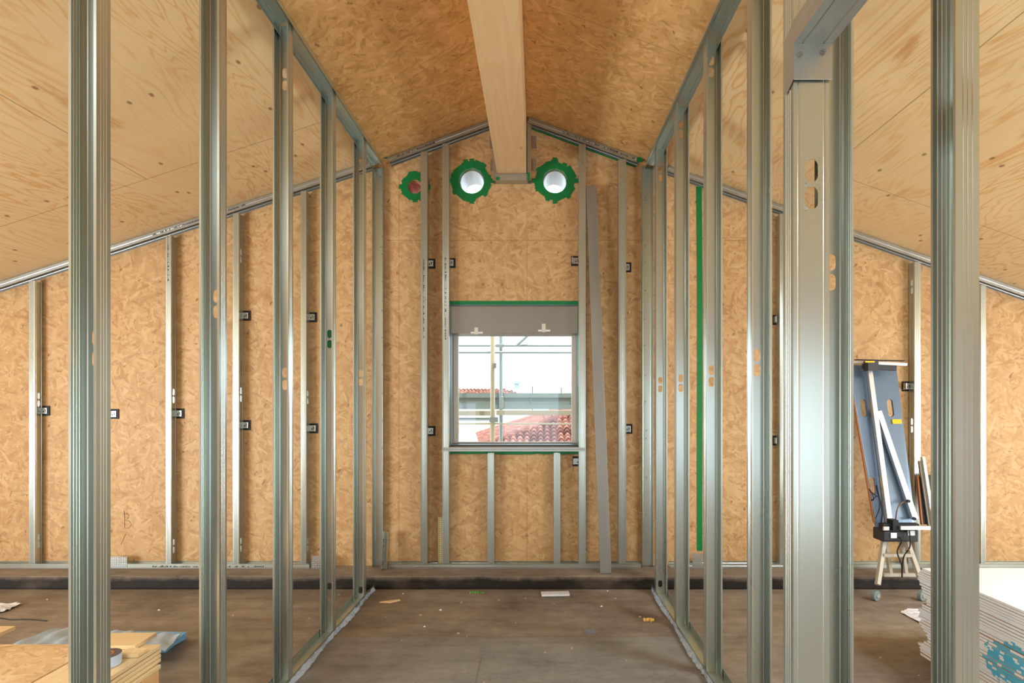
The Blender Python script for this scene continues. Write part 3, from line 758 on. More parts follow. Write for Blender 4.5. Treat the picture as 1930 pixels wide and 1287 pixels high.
# long slightly tilted tape
mb = MB(); A = []; B = []
for i in range(21):
    t = i/20; px = 1312+2.5*t+1.0*math.sin(t*5); py = 352+(1038-352)*t
    A.append((wx(px), D-.002, wz(py))); B.append((wx(px+10.5), D-.002, wz(py)))
mb.prism(A+B[::-1], (0, -.0008, 0)); tag(mb.build('sealing_tape', M['tape']), 'long vertical green tape on the wall seen through the right partition', 'green tape')
for a, b, c, d, t in ((727, 735, 307, 301, 'at the lower left end of the sloping head track'), (1197, 1208, 314, 305, 'at the lower right end of the sloping head track'),
                      (936, 943, 347, 341, 'at the left corner under the beam end'), (994, 999, 348, 333, 'at the right corner under the beam end')):
    strip(wx(a), wx(b), wz(c), wz(d), 'small green tape scrap '+t, y=D-LD-.011, ragged=.001)
# tape stuck over the slots of the fourth left stud
mb = MB(); yb = 3.325+.0025
for c in (1.723, 1.783): mb.box(-WL-.053, -WL-.024, yb, yb+.001, c-.027, c+.027)
tag(mb.build('sealing_tape', M['tape']), 'green tape showing through two slots of a left partition stud', 'green tape')
# thin green edge along the lower side of the right sloping track
mb = MB(); a_, b_ = wx(1002), wx(1198)
mb.prism([(a_, D-.0025, roof(a_)-.056), (b_, D-.0025, roof(b_)-.056), (b_, D-.0025, roof(b_)-.045), (a_, D-.0025, roof(a_)-.045)], (0, -.0006, 0))
tag(mb.build('sealing_tape', M['tape']), 'thin green tape edge under the right sloping head track', 'green tape')

# handwriting on the wall
def text_obj(txt, size, loc, rot, name, mat, parent=None, ext=.0004):
    cu = bpy.data.curves.new(name, 'FONT'); cu.body = txt; cu.size = size; cu.extrude = ext
    t = bpy.data.objects.new(name+'_t', cu); COL.objects.link(t)
    dg = bpy.context.evaluated_depsgraph_get(); me = bpy.data.meshes.new_from_object(t.evaluated_get(dg)); bpy.data.objects.remove(t)
    me.materials.clear(); me.materials.append(mat)
    me.transform(Matrix.Translation(loc) @ rot.to_4x4())
    o = bpy.data.objects.new(name, me); COL.objects.link(o)
    if parent is not None: o.parent = parent
    return o
mb = MB()
def stroke(mb, pts, r=.0016, y=D-.001): mb.tube([(wx(a), y, wz(b)) for a, b in pts], r, 5)
stroke(mb, [(234, 962), (235, 975), (235, 994)]); stroke(mb, [(233, 968), (239, 967), (243, 972), (240, 978), (236, 980), (244, 982), (248, 988), (244, 994), (236, 996)])
stroke(mb, [(237, 1006), (232, 1018), (228, 1026)])
mb.build('pencil_mark', M['pencil'], wall)

# ------------------------------------------------------------------ pipes through the wall
for px, py, r, nm in HOLES:
    mb = MB(); n = 32; cx, cz = wx(px), wz(py); pr = r*.955; tilt = .05
    y0, y1 = D+.035, D+WT+.015
    for i in range(n):
        a, b = 2*math.pi*i/n, 2*math.pi*(i+1)/n
        for (ra, rb) in ((pr, pr), (pr-.004, pr-.004)):
            mb.add([(cx+ra*math.cos(t), y, cz+ra*math.sin(t)-(y-y0)*tilt) for t, y in ((a, y0), (b, y0), (b, y1), (a, y1))], [(0, 1, 2, 3)])
        mb.add([(cx+q*math.cos(t), y0, cz+q*math.sin(t)) for t, q in ((a, pr), (b, pr), (b, pr-.004), (a, pr-.004))], [(0, 1, 2, 3)])
    o = mb.build('ventilation_pipe', M['duct_pink'] if nm == 'small' else M['duct'], smooth=True)
    tag(o, {'left': 'open white round pipe sleeve through the gable, left of the beam', 'right': 'open white round pipe sleeve through the gable, right of the beam', 'small': 'small round pipe sleeve through the gable, reddish inside, near the left channel'}[nm], 'pipe')

# ------------------------------------------------------------------ window
RD = D+.15
mb = MB()   # reveal lining: left, right, bottom, top
mb.box(WX0+.001, WX0+.006, D+.001, RD, WZ0, WZ1); mb.box(WX1-.006, WX1-.001, D+.001, RD, WZ0, WZ1)
mb.box(WX0, WX1, D+.001, D+.24, WZ0+.001, WZ0+.008); mb.box(WX0, WX1, D+.001, RD, WZ1-.006, WZ1-.001)
tag(mb.build('window_1', M['reveal']), kind='structure'); win = COL.objects['window_1']
fx0, fx1, fz0, fz1 = WX0+.006, WX1-.006, WZ0+.010, wz(628, RD)
mb = MB(); fw = .036
mb.box(fx0, fx0+fw, RD, RD+.06, fz0, fz1).box(fx1-fw, fx1, RD, RD+.06, fz0, fz1).box(fx0+fw, fx1-fw, RD, RD+.06, fz0, fz0+.010).box(fx0+fw, fx1-fw, RD, RD+.06, fz1-.012, fz1)
mb.build('window_frame', M['cream'], win, bevel=.003)
MB().box(fx0+fw, fx1-fw, RD+.03, RD+.034, fz0+.010, fz1-.012).build('window_pane', M['glass'], win)
mb = MB(); mb.box(WX0+.004, WX1-.004, D+.012, D+.22, wz(628, D+.012), WZ1-.008)
mb.box(WX0+.03, WX1-.03, D+.010, D+.012, WZ1-.018, WZ1-.014)
mb.build('shutter_box', M['box'], win, bevel=.004)
mb = MB(); mb.box(WX0, WX1, D-.001, D+.004, WZ0-.004, WZ0+.006); mb.build('sill_edge', M['dark'], win)
for px, py in ((898, 620), (1025, 616)):
    c = P(px, py, D+.01)
    e = MB(); e.box(c.x-.016, c.x+.014, D+.006, D+.0075, c.z-.042, c.z+.012+(.012 if px > 1000 else 0))
    mm = tag(e.build('tape_tab', M['cream']), 'short beige tape tab hanging from the shutter box, '+('left one' if px < 1000 else 'right one'), 'tape tab')
    e2 = MB(); e2.box(c.x-.045, c.x+.05, D+.008, D+.0095, c.z-.036, c.z-.022); e2.build('tape_end', M['white'], mm)
# white and blue film trim in the corners
# ------------------------------------------------------------------ outside: scaffold and neighbouring roofs
sc_ = empty('scaffold', (0, 5.7, -3), 'scaffold of upright tubes, rails and toe boards just outside the window', 'scaffold')
def pipe(a, b, r, name, mat): MB().tube([a, b], r, 12).build(name, mat, sc_)
ys = 5.5
pipe(P(928.5, 1180, ys), P(928.5, 420, ys), .0235, 'upright', M['scaf_beige'])
pipe(P(945, 1100, 6.2), P(943.5, 420, 6.2), .021, 'upright', M['scaf_blue'])
pipe(P(700, 651, 6.15), P(1300, 651, 6.15), .014, 'guard_rail', M['scaf_blue'])
pipe(P(700, 664, ys+.06), P(1300, 664, ys+.06), .012, 'guard_rail', M['scaf_blue'])
pipe(P(974, 651, 6.1), P(1016, 612, 6.1), .016, 'brace', M['scaf_blue'])
pipe(P(700, 790, 6.15), P(935, 790, 6.15), .016, 'guard_rail', M['scaf_blue'])
pipe(P(700, 798.5, ys), P(1300, 798.5, ys), .008, 'guard_rail', M['scaf_beige'])
mb = MB(); a = P(700, 741, 6.3); b = P(1300, 771, 6.3); mb.box(a.x, b.x, 6.28, 6.31, b.z, a.z); mb.box(a.x, b.x, 6.25, 6.28, b.z, b.z+.05); mb.box(a.x, b.x, 6.26, 6.28, a.z-.05, a.z)
for i in range(9): mb.box(a.x+.45*i, a.x+.45*i+.012, 6.265, 6.28, b.z, a.z)
mb.build('toe_board', M['toe'], sc_)
mb = MB(); a = P(700, 774.5, 5.8); b = P(926, 783, 5.8); mb.box(a.x, b.x, 5.76, 6.2, b.z, a.z); a = P(936, 773.5, 5.8); b = P(1300, 782, 5.8); mb.box(a.x, b.x, 5.76, 6.2, b.z, a.z)
mb.build('deck_plank', M['wood_plank'], sc_)
mb = MB(); c = P(945, 652, 6.15); mb.box(c.x-.06, c.x+.03, 6.11, 6.15, c.z-.016, c.z+.018); c = P(946, 756, 6.1)
mb.box(c.x-.01, c.x+.02, 6.06, 6.12, c.z-.08, c.z+.05); c = P(929, 790, ys-.02); mb.box(c.x-.035, c.x+.05, ys-.04, ys, c.z-.03, c.z+.02); c = P(930, 688, ys-.02); mb.box(c.x, c.x+.03, ys-.04, ys, c.z-.03, c.z+.02)
mb.build('coupler', M['scaf_blue'], sc_, bevel=.004)

def tiles(fn, nu, nv, du, dv, inside, name, mat, parent):
    """barrel-tile surface; fn(u,v,h)->point"""
    mb = MB(); sub = 6
    for j in range(nv):
        for i in range(nu):
            if not inside((i+.5)*du, (j+.5)*dv): continue
            vs = []
            for e, hh in ((0, .035), (1, .0)):
                for q in range(sub+1):
                    t = q/sub; s = abs(math.sin(math.pi*(t)))
                    vs.append(fn((i+t)*du, (j+e*1.02)*dv, s*.085+hh))
            vs += [fn((i+q/sub)*du, j*dv, 0) for q in range(sub+1)]
            n_ = sub+1
            mb.add(vs, [(q, q+1, q+1+n_, q+n_) for q in range(sub)]+[(q+2*n_, q+1+2*n_, q+1, q) for q in range(sub)])
    o = mb.build(name, mat, parent); return o
h1 = empty('neighbour_house', (0, 13, -5), 'nearer neighbouring house with a red barrel tile hip roof, below the window view', 'house')
# front face (rises with y)
ex, ey, ez = -.994, 12.0, .503
sA = .34; nz = 1/math.sqrt(1+sA*sA)
tiles(lambda u, v, h: Vector((ex-2+u, ey-2.4+v*nz, ez-2.4*sA+v*sA*nz)) + Vector((0, -sA*nz, nz))*h, 60, 24, .15, .22,
      lambda u, v: (ey-2.4+v*nz) < 14.0 and (ex-2+u) > ex+1.08*((ey-2.4+v*nz)-ey)-.05, 'tiled_slope', M['terracotta'], h1)
sB = .315; nb = 1/math.sqrt(1+sB*sB)
tiles(lambda u, v, h: Vector((ex-4.0+v*nb, ey-2.0+u, ez-4.0*sB+v*sB*nb)) + Vector((-sB*nb, 0, nb))*h, 130, 30, .15, .22,
      lambda u, v: (ex-4.0+v*nb) < ex+1.08*((ey-2.0+u)-ey)+.05 and (ex-4.0+v*nb) < 1.17, 'tiled_slope', M['terracotta'], h1)
mb = MB(); nseg = 16
pa, pb = Vector((ex-1.1, ey-1.02, ez-.35)), Vector((1.17, 14.0, 1.19))
for i in range(nseg):
    q0 = pa.lerp(pb, i/nseg); q1 = pa.lerp(pb, (i+1.08)/nseg); mb.tube([q0+Vector((0, 0, .04)), q1+Vector((0, 0, .075))], .085, 10)
for i in range(20): mb.tube([(1.17+i*.35, 14, 1.22), (1.17+i*.35+.37, 14, 1.25)], .085, 10)
mb.build('ridge_cap', M['terracotta'], h1)
MB().box(ex-2.2, 7, 10.4, 20.5, -6, -.45).build('house_wall', M['stucco'], h1)
# far house: low hip roof, ridge just over the horizon
h2 = empty('neighbour_house', (-3, 26, -5), 'far neighbouring house, a strip of tile roof on the skyline', 'house')
fy = 34.0
tiles(lambda u, v, h: Vector((-8+u, fy+v*.95, wz(752, fy)+v*.30)) + Vector((0, -.3, .95))*h, 52, 6, .24, .36,
      lambda u, v: (-8+u) < wx(1012, fy)-(v*.30)/(.30)*.95, 'tiled_slope', M['terracotta'], h2)
mb = MB(); mb.box(-8, wx(1000, fy), fy+.2, fy+6, -6, wz(752, fy)+.02); mb.build('house_wall', M['stucco'], h2)
mb = MB(); c = P(974, 724, 35); mb.tube([c-Vector((0, 0, .25)), c+Vector((0, 0, .02))], .16, 12); mb.tube([c+Vector((0, 0, .02)), c+Vector((0, 0, .10))], .32, 14); mb.tube([c+Vector((0, 0, .10)), c+Vector((0, 0, .18))], .2, 12)
mb.build('chimney_cowl', M['scaf_blue'], h2)
mb = MB(); mb.tube([(wx(1003.5, 31), 31, -6), P(1003.5, 728, 31)], .035, 6); tag(mb.build('antenna_mast', M['dark']), 'thin mast on the skyline, left of the two', 'mast', 'masts on the skyline')
mb = MB(); mb.tube([(wx(1058, 31), 31, -6), P(1058, 730, 31)], .03, 6); tag(mb.build('antenna_mast', M['dark']), 'thin mast on the skyline, right of the two', 'mast', 'masts on the skyline')
# white sheet roof
mb = MB(); vs = []
for i in range(41):
    x = -3.2+i*.0625; z = .12*((i//5) % 1); rib = .035 if i % 5 == 0 else 0
    vs.append((x, i, rib))
pts0 = [(v[0], 7.4, .52+(v[0]+3.2)*.02+v[2]) for v in vs]; pts1 = [(v[0]-.35, 9.4, .90+v[2]) for v in vs]
mb.add(pts0+pts1, [(i, i+1, i+42, i+41) for i in range(40)])
shed = empty('outbuilding', (-2, 8.5, -6), 'low outbuilding with a white ribbed metal roof at the lower left of the window view', 'outbuilding')
fin(mb, 'sheet_roof', M['whiteroof'], parent=shed, solid=.01)
MB().box(-3.1, -.85, 7.6, 9.2, -6, .44).build('shed_body', M['concrete'], shed)
tag(MB().box(-60, 60, D+.4, 120, -6.2, -6).build('ground', M['ground']), kind='structure')

# ------------------------------------------------------------------ leaning straightedge
a = Vector((wx(1113, D-.01), D-.055, wz(352, D-.05))); b = P(1141.5, 1080, 4.19); b.z = KERB+.004
mb = MB(); d = (b-a).normalized(); u = Vector((1, 0, 0)); u = (u-d*u.dot(d)).normalized(); nrm = d.cross(u).normalized()
if nrm.y > 0: nrm = -nrm
def tb_(s0, s1): return [a-u*s0, a+u*s0, b+u*s1, b-u*s1]
mb.prism(tb_(.040, .042), nrm*.018)
tag(mb.build('straightedge', M['dull_alu'], bevel=.002), 'long dull aluminium straightedge leaning against the far wall right of the window', 'straightedge')

# ------------------------------------------------------------------ bits on the floor
mb = MB(); c = P(1047, 1116, 3.95); Mx = Matrix.Translation((c.x, 3.98, 0)) @ Matrix.Rotation(.06, 4, 'Z')
mb.box(-.10, .10, -.035, .035, .004, .018, Mx); tag(mb.build('plasterboard_scrap', M['paper'], bevel=.002), 'narrow white plasterboard scrap on the floor near the kerb', 'scrap')
c = P(1222, 1171, 1); y = F*H/(1172-CY); mb = MB(); X = wx(1222, y)
for i in range(5): mb.tube([(X-.03+i*.013, y+R.uniform(-.006, .006), .012), (X-.018+i*.013, y, .014)], R.uniform(.010, .014), 7)
tag(mb.build('foam_crumb', M['foam']), 'orange crumb of foam on the floor near the right partition', 'crumb')
y = F*H/(1191-CY); X = wx(1113, y); mb = MB(); mb.box(-.035, .035, -.03, .03, 0, .004, Matrix.Translation((X, y, .001)) @ Matrix.Rotation(.3, 4, 'Z')); tag(mb.build('board_chip', M['chip']), 'flat grey chip on the floor in the middle foreground', 'chip')
y = F*H/(1134-CY); X = wx(735, y); mb = MB(); mb.hexa([(X-.07, y-.02, .001), (X+.01, y-.03, .001), (X+.07, y+.02, .001), (X-.01, y+.03, .001), (X-.06, y-.01, .006), (X+.01, y-.02, .008), (X+.06, y+.02, .010), (X, y+.02, .006)])
tag(mb.build('wood_splinter', M['pine_x']), 'flat wood splinter on the floor by the end of the left partition', 'splinter')
y = F*H/(1117-CY); mb = MB()
for i in range(6): mb.box(wx(885, y)+i*.018, wx(885, y)+i*.018+.014, y-.01+R.uniform(-.01, .01), y+.006, .001, .008+R.uniform(0, .006))
tag(mb.build('green_scrap', M['green']), 'small green plastic scraps at the foot of the kerb', 'scrap')
deb = [(800, 1181), (757, 1207), (912, 1286), (864, 1194), (1064, 1147), (1044, 1138), (1134, 1143), (1020, 1154), (972, 1174), (1206, 1163), (1077, 1222), (940, 1131), (760, 1119), (716, 1137), (727, 1163), (792, 1160), (1028, 1230), (1250, 1140), (830, 1150), (870, 1136), (1160, 1128), (990, 1128), (1180, 1245), (1033, 1117), (1145, 1114), (583, 1166), (640, 1121), (1660, 1240), (1732, 1273), (1500, 1150), (300, 1150), (90, 1130), (440, 1160), (1640, 1130), (880, 1200)]
for i, (px, py) in enumerate(deb):
    y = F*H/(py-CY); X = wx(px, y); r = R.uniform(.004, .011); mb = MB(); pts = []
    for k_ in range(7):
        pts.append((X+r*1.3*math.cos(k_*.9)*R.uniform(.6, 1), y+r*math.sin(k_*.9)*R.uniform(.6, 1), .0005))
    top = [(X+(p[0]-X)*.5, y+(p[1]-y)*.5, r*R.uniform(.6, .9)) for p in pts]
    n = 7; mb.add(pts+top, [tuple(range(n)), tuple(range(2*n-1, n-1, -1))]+[(q, (q+1) % n, (q+1) % n+n, q+n) for q in range(n)])
    tag(mb.build('rubble_crumb', M['stone'] if i % 6 else M['paper']), 'tiny pale crumb of rubble lying on the dusty floor', 'crumb', 'crumbs on the floor')
# papers
def sheet(name, pts, z0, mat, label, cat, amp=.01):
    mb = MB(); n = 10; A, B, C_, D_ = [Vector(p) for p in pts]
    vs = [A.lerp(B, i/n).lerp(D_.lerp(C_, i/n), j/n)+Vector((0, 0, z0+amp*abs(math.sin(i*1.3+j*.9))*R.uniform(.4, 1))) for j in range(n+1) for i in range(n+1)]
    mb.add(vs, [(j*(n+1)+i, j*(n+1)+i+1, (j+1)*(n+1)+i+1, (j+1)*(n+1)+i) for j in range(n) for i in range(n)])
    return fin(mb, name, mat, label, cat, solid=.0012)
def G(px, py):
    y = F*H/(py-CY); return (wx(px, y), y, 0)
sheet('paper_sheet', [G(1697, 1155), G(1790, 1205), G(1800, 1150), G(1712, 1149)], .003, M['paper'], 'white paper sheet on the floor beside the plasterboard stack', 'paper')
sheet('paper_scrap', [G(-60, 1168), G(8, 1155), G(42, 1139), G(-60, 1146)], .004, M['paper'], 'torn white paper scrap on the floor at the left edge', 'paper', .02)
# cable on floor left
mb = MB(); mb.tube([Vector(G(a_, b_))+Vector((0, 0, .004)) for a_, b_ in ((-60, 1160), (-10, 1164), (20, 1169), (55, 1168), (88, 1171))], .003, 6)
tag(mb.build('cable', M['black']), 'thin black cable on the floor at the left edge', 'cable')

# ------------------------------------------------------------------ workbench, lower left
bz_ = .45; bx_r = -1.43; by1, by0 = 2.12, 1.12; bx_l = -3.6
wb = empty('workbench', (-2.4, 1.6, 0), 'low workbench with an oriented strand board top, lower left foreground', 'workbench')
MB().box(bx_l, -1.66, by0, by1, bz_-.018, bz_).build('bench_top', M['osb_bench'], wb, bevel=.002)
mb = MB().box(-1.655, bx_r-.0, by0, by1, bz_-.016, bz_-.001); mb.build('bench_top', M['pine_y'], wb, bevel=.002)
mb = MB()
for i in range(3): mb.box(bx_l, bx_r+.004*i, by0, by1-.006*i, bz_-.018-.014*(i+1), bz_-.019-.014*i)
mb.build('plywood_layer', M['pine_y'], wb, bevel=.0015)
MB().box(bx_l, bx_r+.02, by0, by1-.03, bz_-.078, bz_-.062).build('support_board', M['pine_y'], wb, bevel=.002)
for x in (bx_r-.07, -3.3):
    for y in (by1-.13, by0+.1): MB().box(x, x+.09, y, y+.09, 0, bz_-.078).build('leg', M['pine_z'], wb, bevel=.003)
MB().box(bx_r-.20, bx_r-.085, by0+.1, by1-.2, .12, bz_-.078).build('side_panel', M['pine_y'], wb)
Mx = Matrix.Translation((-1.60, 2.13, bz_+.001)) @ Matrix.Rotation(.03, 4, 'Z')
mb = MB().box(-.12, .105, -.06, .06, 0, .014, Mx); tag(mb.build('wood_offcut', M['pine_x'], bevel=.001), 'pale wood offcut on the bench edge behind the tape roll', 'wood offcut')
Mx = Matrix.Translation((-1.48, 2.03, bz_+.001))
mb = MB().box(-.03, .045, -.028, .028, 0, .012, Mx); tag(mb.build('wood_offcut', M['pine_y'], bevel=.001), 'small pale wood block on the bench right of the tape roll', 'wood offcut')
Mx = Matrix.Translation((-1.462, 1.70, bz_+.001)) @ Matrix.Rotation(-.03, 4, 'Z')
mb = MB().box(-.012, .012, -.20, .14, 0, .008, Mx); tag(mb.build('wood_offcut', M['pine_y'], bevel=.001), 'long thin wood strip near the right edge of the bench', 'wood offcut')
tr = empty('tape_roll', (-1.512, 1.95, bz_+.001), 'roll of pale blue tape with a dark side lying on the bench', 'tape roll')
c = Vector((-1.512, 1.95, bz_+.001)); mb = MB(); n = 32
def ring(mb, c, ri, ro, z0, z1):
    for i in range(n):
        a, b = 2*math.pi*i/n, 2*math.pi*(i+1)/n
        pt = lambda r, t, z: (c.x+r*math.cos(t), c.y+r*math.sin(t), c.z+z)
        mb.add([pt(ri, a, z0), pt(ro, a, z0), pt(ro, b, z0), pt(ri, b, z0), pt(ri, a, z1), pt(ro, a, z1), pt(ro, b, z1), pt(ri, b, z1)], [(0, 1, 2, 3), (7, 6, 5, 4), (1, 5, 6, 2), (0, 3, 7, 4)])
ring(mb, c, .028, .048, 0, .036); mb.build('tape_winding', M['tape_roll'], tr, smooth=False)
mb = MB(); ring(mb, c, .027, .048, .0362, .0375); mb.build('tape_side', M['tape_core'], tr)
mb = MB(); ring(mb, c, .022, .027, 0, .0385); mb.build('cardboard_core', M['ply_edge'], tr)
# board piece at left edge of frame on the floor pile
c = P(5, 1200, 2.5)
mb = MB(); mb.prism([P(-60, 1191, 2.6), P(30, 1193, 2.6), P(30, 1197, 2.6)+Vector((0, -.0, 0)), P(-60, 1218, 2.35)], (0, 0, -.014)); 
mb = MB(); mb.box(-.5, .0, -.22, .08, 0, .014, Matrix.Translation((wx(30, 2.36), 2.36, .40)) @ Matrix.Rotation(.1, 4, 'Z'))
# blue film sheets behind the bench
def corr(name, pts, z0, amp, label, mat, cat):
    A, B, C_, D_ = [Vector(p) for p in pts]; mb = MB(); n = 60; m_ = 10; vs = []
    for j in range(m_+1):
        for i in range(n+1):
            p = A.lerp(B, i/n).lerp(D_.lerp(C_, i/n), j/m_); p.z = z0+amp*math.sin(i*.8+j*.35)+amp*.7*math.sin(i*.31+j); vs.append(p)
    mb.add(vs, [(j*(n+1)+i, j*(n+1)+i+1, (j+1)*(n+1)+i+1, (j+1)*(n+1)+i) for j in range(m_) for i in range(n)])
    return fin(mb, name, mat, label, cat, solid=.002)
zc = .11
def GZ(px, py, z):
    y = F*(H-z)/(py-CY); return Vector((wx(px, y), y, 0))
o = corr('plastic_sheet', [GZ(20, 1216, zc), GZ(312, 1225, zc), GZ(340, 1196, zc), GZ(110, 1182, zc)], zc, .005, 'pale blue wavy plastic sheet lying on panels behind the bench', M['blue_film'], 'plastic sheet')
for i, (za, tt) in enumerate(((.018, 'bottom'), (.050, 'middle'), (.080, 'top'))):
    q = [GZ(40, 1219, za), GZ(312, 1222+2*i, za), GZ(352-4*(i % 2), 1200-3*i, za), GZ(120, 1190, za)]
    mb = MB(); mb.prism([(p.x, p.y, za-.012) for p in q], (0, 0, .022)); tag(mb.build('insulation_panel', M['blue_edge'], bevel=.002), 'pale blue panel behind the bench, %s one of the pile' % tt, 'panel', 'blue panels behind the bench')
MB_ = MB(); MB_.box(-2.9, -2.263, 2.24, 2.42, .385, .40); tag(MB_.build('board_offcut', M['pine_x'], bevel=.001), 'pale board offcut jutting in at the left edge above the blue sheet', 'wood offcut')
MB_ = MB(); MB_.box(-2.9, -2.35, 2.25, 2.40, 0, .385); tag(MB_.build('timber_block', M['pine_z'], bevel=.003), 'timber block under the board offcut at the left edge', 'timber')

# ------------------------------------------------------------------ plasterboard stack, lower right
nb_ = 37; th = .0125; sx0 = 2.02; sy1 = 2.92; zb0 = .045
for x in (2.2, 2.75): tag(MB().box(x, x+.09, 1.1, 2.8, 0, .044).build('bearer', M['pine_y'], bevel=.003), 'flat timber bearer under the plasterboard stack, %s one' % ('left' if x < 2.5 else 'right'), 'timber')
bd0 = None; kind_ = {}
for i in range(nb_):
    ox = .0+.008*math.sin(i*.9)*(1 if i < 32 else .6)+R.uniform(-.003, .003); oy = .030*math.sin(i*.42+1)+R.uniform(-.016, .016)
    top = i == nb_-1
    if bd0 is None:
        bd0 = MB().box(0, 1.2, -2.0, 0, .0002, th-.0020).build('plasterboard', M['board']); o = bd0
        k0 = MB().box(.001, 1.199, -1.999, -.001, th-.0020, th-.0001).build('paper_edge', M['kraft'])
        kr = k0; kr.parent = o
    else:
        o = bd0.copy(); COL.objects.link(o)
        if i % 4 == 1: kr = k0.copy(); COL.objects.link(kr); kr.parent = o
    o.location = (sx0+ox, sy1+oy, zb0+i*th)
    if top:
        o.location = (sx0, sy1, zb0+i*th)
        tag(o, 'white plasterboard sheet on top of the stack at the lower right', 'plasterboard', 'plasterboards in the stack')
    else: tag(o, 'white plasterboard sheet within the stack at the lower right, under the top sheet', 'plasterboard', 'plasterboards in the stack')

# ------------------------------------------------------------------ foam cutter on its trestle
fc = empty('foam_cutter', (wx(1690, 4.0), 3.95, 0), 'foam cutter with long blue board and aluminium arms on a grey trestle', 'foam cutter')
fy0, fy1 = 3.98, 4.26    # bottom, top of the leaning board
def FP(px, py, off=0.0):      # point on the leaning board plane
    t = (1010-py)/(1010-690); y = fy0+(fy1-fy0)*t-off; return P(px, py, y)
mb = MB(); quad = [(1600, 688), (1689, 688), (1724, 975), (1722, 1012), (1656, 1012), (1650, 985)]
bd = MB().prism([FP(*q) for q in quad], (0, .018, 0)).build('cutting_board', M['coat_blue'])
slots = [(1635, 769, 7), (1686, 769, 7), (1652.5, 918, 7)]
cc = []
for sx_, sy_, w_ in slots:
    pts = []
    for q in range(20):
        t = 2*math.pi*q/20; pts.append((sx_+w_*.8*math.cos(t)+(-1.4 if math.sin(t) > 0 else 1.4), sy_-(6*math.sin(t)+(11 if math.sin(t) > 0 else -11))))
    cc.append(MB().prism([FP(a_, b_, .05) for a_, b_ in pts], (0, .12, 0)).build('c', M['white']))
cut(bd, cc); bd.parent = fc; bd.matrix_parent_inverse = Matrix.Translation(-fc.location)
e0 = MB(); e0.bar(FP(1599, 688)+Vector((-.002, .009, 0)), FP(1649, 985)+Vector((-.002, .009, 0)), .006, .018); e0.build('board_edge', M['ply_edge'], fc)
def rail(a, b, wpx, off, name, mat, dep=.03):
    A = FP(*a, off); B = FP(*b, off); o = MB().bar(A, B, wpx*4.1/F, dep).build(name, mat, fc, bevel=.002); return o
rail((1638, 697), (1676, 985), 9, .05, 'cutting_arm', M['alu']); rail((1632.5, 690), (1669, 985), 3, .03, 'arm_side', M['dull_alu'], .02)
ar = rail((1655, 775), (1724, 978), 10, .035, 'swing_arm', M['alu']); 
for px, py in ((1711, 944), (1722, 977)): c = FP(px, py, .056); MB().tube([c, c+Vector((0, -.012, 0))], .012, 12).build('knob', M['black'], fc)
hz = MB(); hz.bar(P(1651, 684.5, 4.16), P(1709, 687, 4.10), .022, .03); hz.build('top_fence', M['alu'], fc, bevel=.002)
hz = MB(); hz.bar(P(1600, 682, 4.17), P(1632, 683, 4.17), .018, .03); hz.build('top_fence', M['beige_paint'], fc)
mb = MB(); mb.bar(P(1612, 678, 4.2), P(1703, 680, 4.14), .006, .05); mb.bar(P(1626, 690, 4.16), P(1688, 694, 4.15), .040, .03); mb.box(P(1630, 0, 4.14).x, P(1650, 0, 4.14).x, 4.10, 4.16, wz(699, 4.13), wz(680, 4.13)); mb.build('top_bracket', M['dark'], fc, bevel=.002)
mb = MB(); a = P(1632, 681.5, 4.09); mb.box(a.x, a.x+.068, 4.095, 4.10, a.z-.006, a.z+.006); mb.build('yellow_scale', M['yellow'], fc)
c1 = FP(1682, 790, .003); c2 = FP(1699, 798, .003); mb = MB(); mb.prism([FP(1681.5, 790, .014), FP(1699, 790, .014), FP(1700, 798.5, .014), FP(1683, 798.5, .014)], (0, .010, 0)); mb.build('yellow_label', M['yellow'], fc)
# lower drive unit
mb = MB(); mb.box(wx(1656, 3.95), wx(1722, 3.95), 3.90, 4.02, wz(1018, 3.95), wz(996, 3.95)); mb.box(wx(1655, 3.95), wx(1700, 3.95), 3.885, 3.96, wz(1017, 3.92), wz(1000, 3.92)); mb.build('drive_unit', M['dark'], fc, bevel=.006)
mb = MB(); mb.box(wx(1656, 3.93), wx(1724, 3.93), 3.88, 3.93, wz(996, 3.92), wz(985, 3.92)); mb.box(wx(1676, 3.9), wx(1687, 3.9), 3.86, 3.93, wz(998, 3.9), wz(978, 3.9)); mb.build('clamp_bar', M['black'], fc, bevel=.003)
mb = MB(); mb.box(wx(1696, 3.85), wx(1760, 3.85), 3.84, 3.86, wz(998, 3.85), wz(991, 3.85)); mb.build('side_arm', M['alu'], fc, bevel=.001)
mb = MB(); mb.box(wx(1679, 3.88), wx(1690, 3.88), 3.878, 3.884, wz(1014, 3.88), wz(1004, 3.88)); mb.box(wx(1712, 3.88), wx(1724, 3.88), 3.878, 3.89, wz(1009, 3.88), wz(1000, 3.88)); mb.build('white_label', M['white'], fc)
mb = MB(); mb.box(wx(1660, 3.9), wx(1671, 3.9), 3.868, 3.88, wz(999, 3.88), wz(992, 3.88)); mb.build('clamp', M['alu'], fc, bevel=.002)
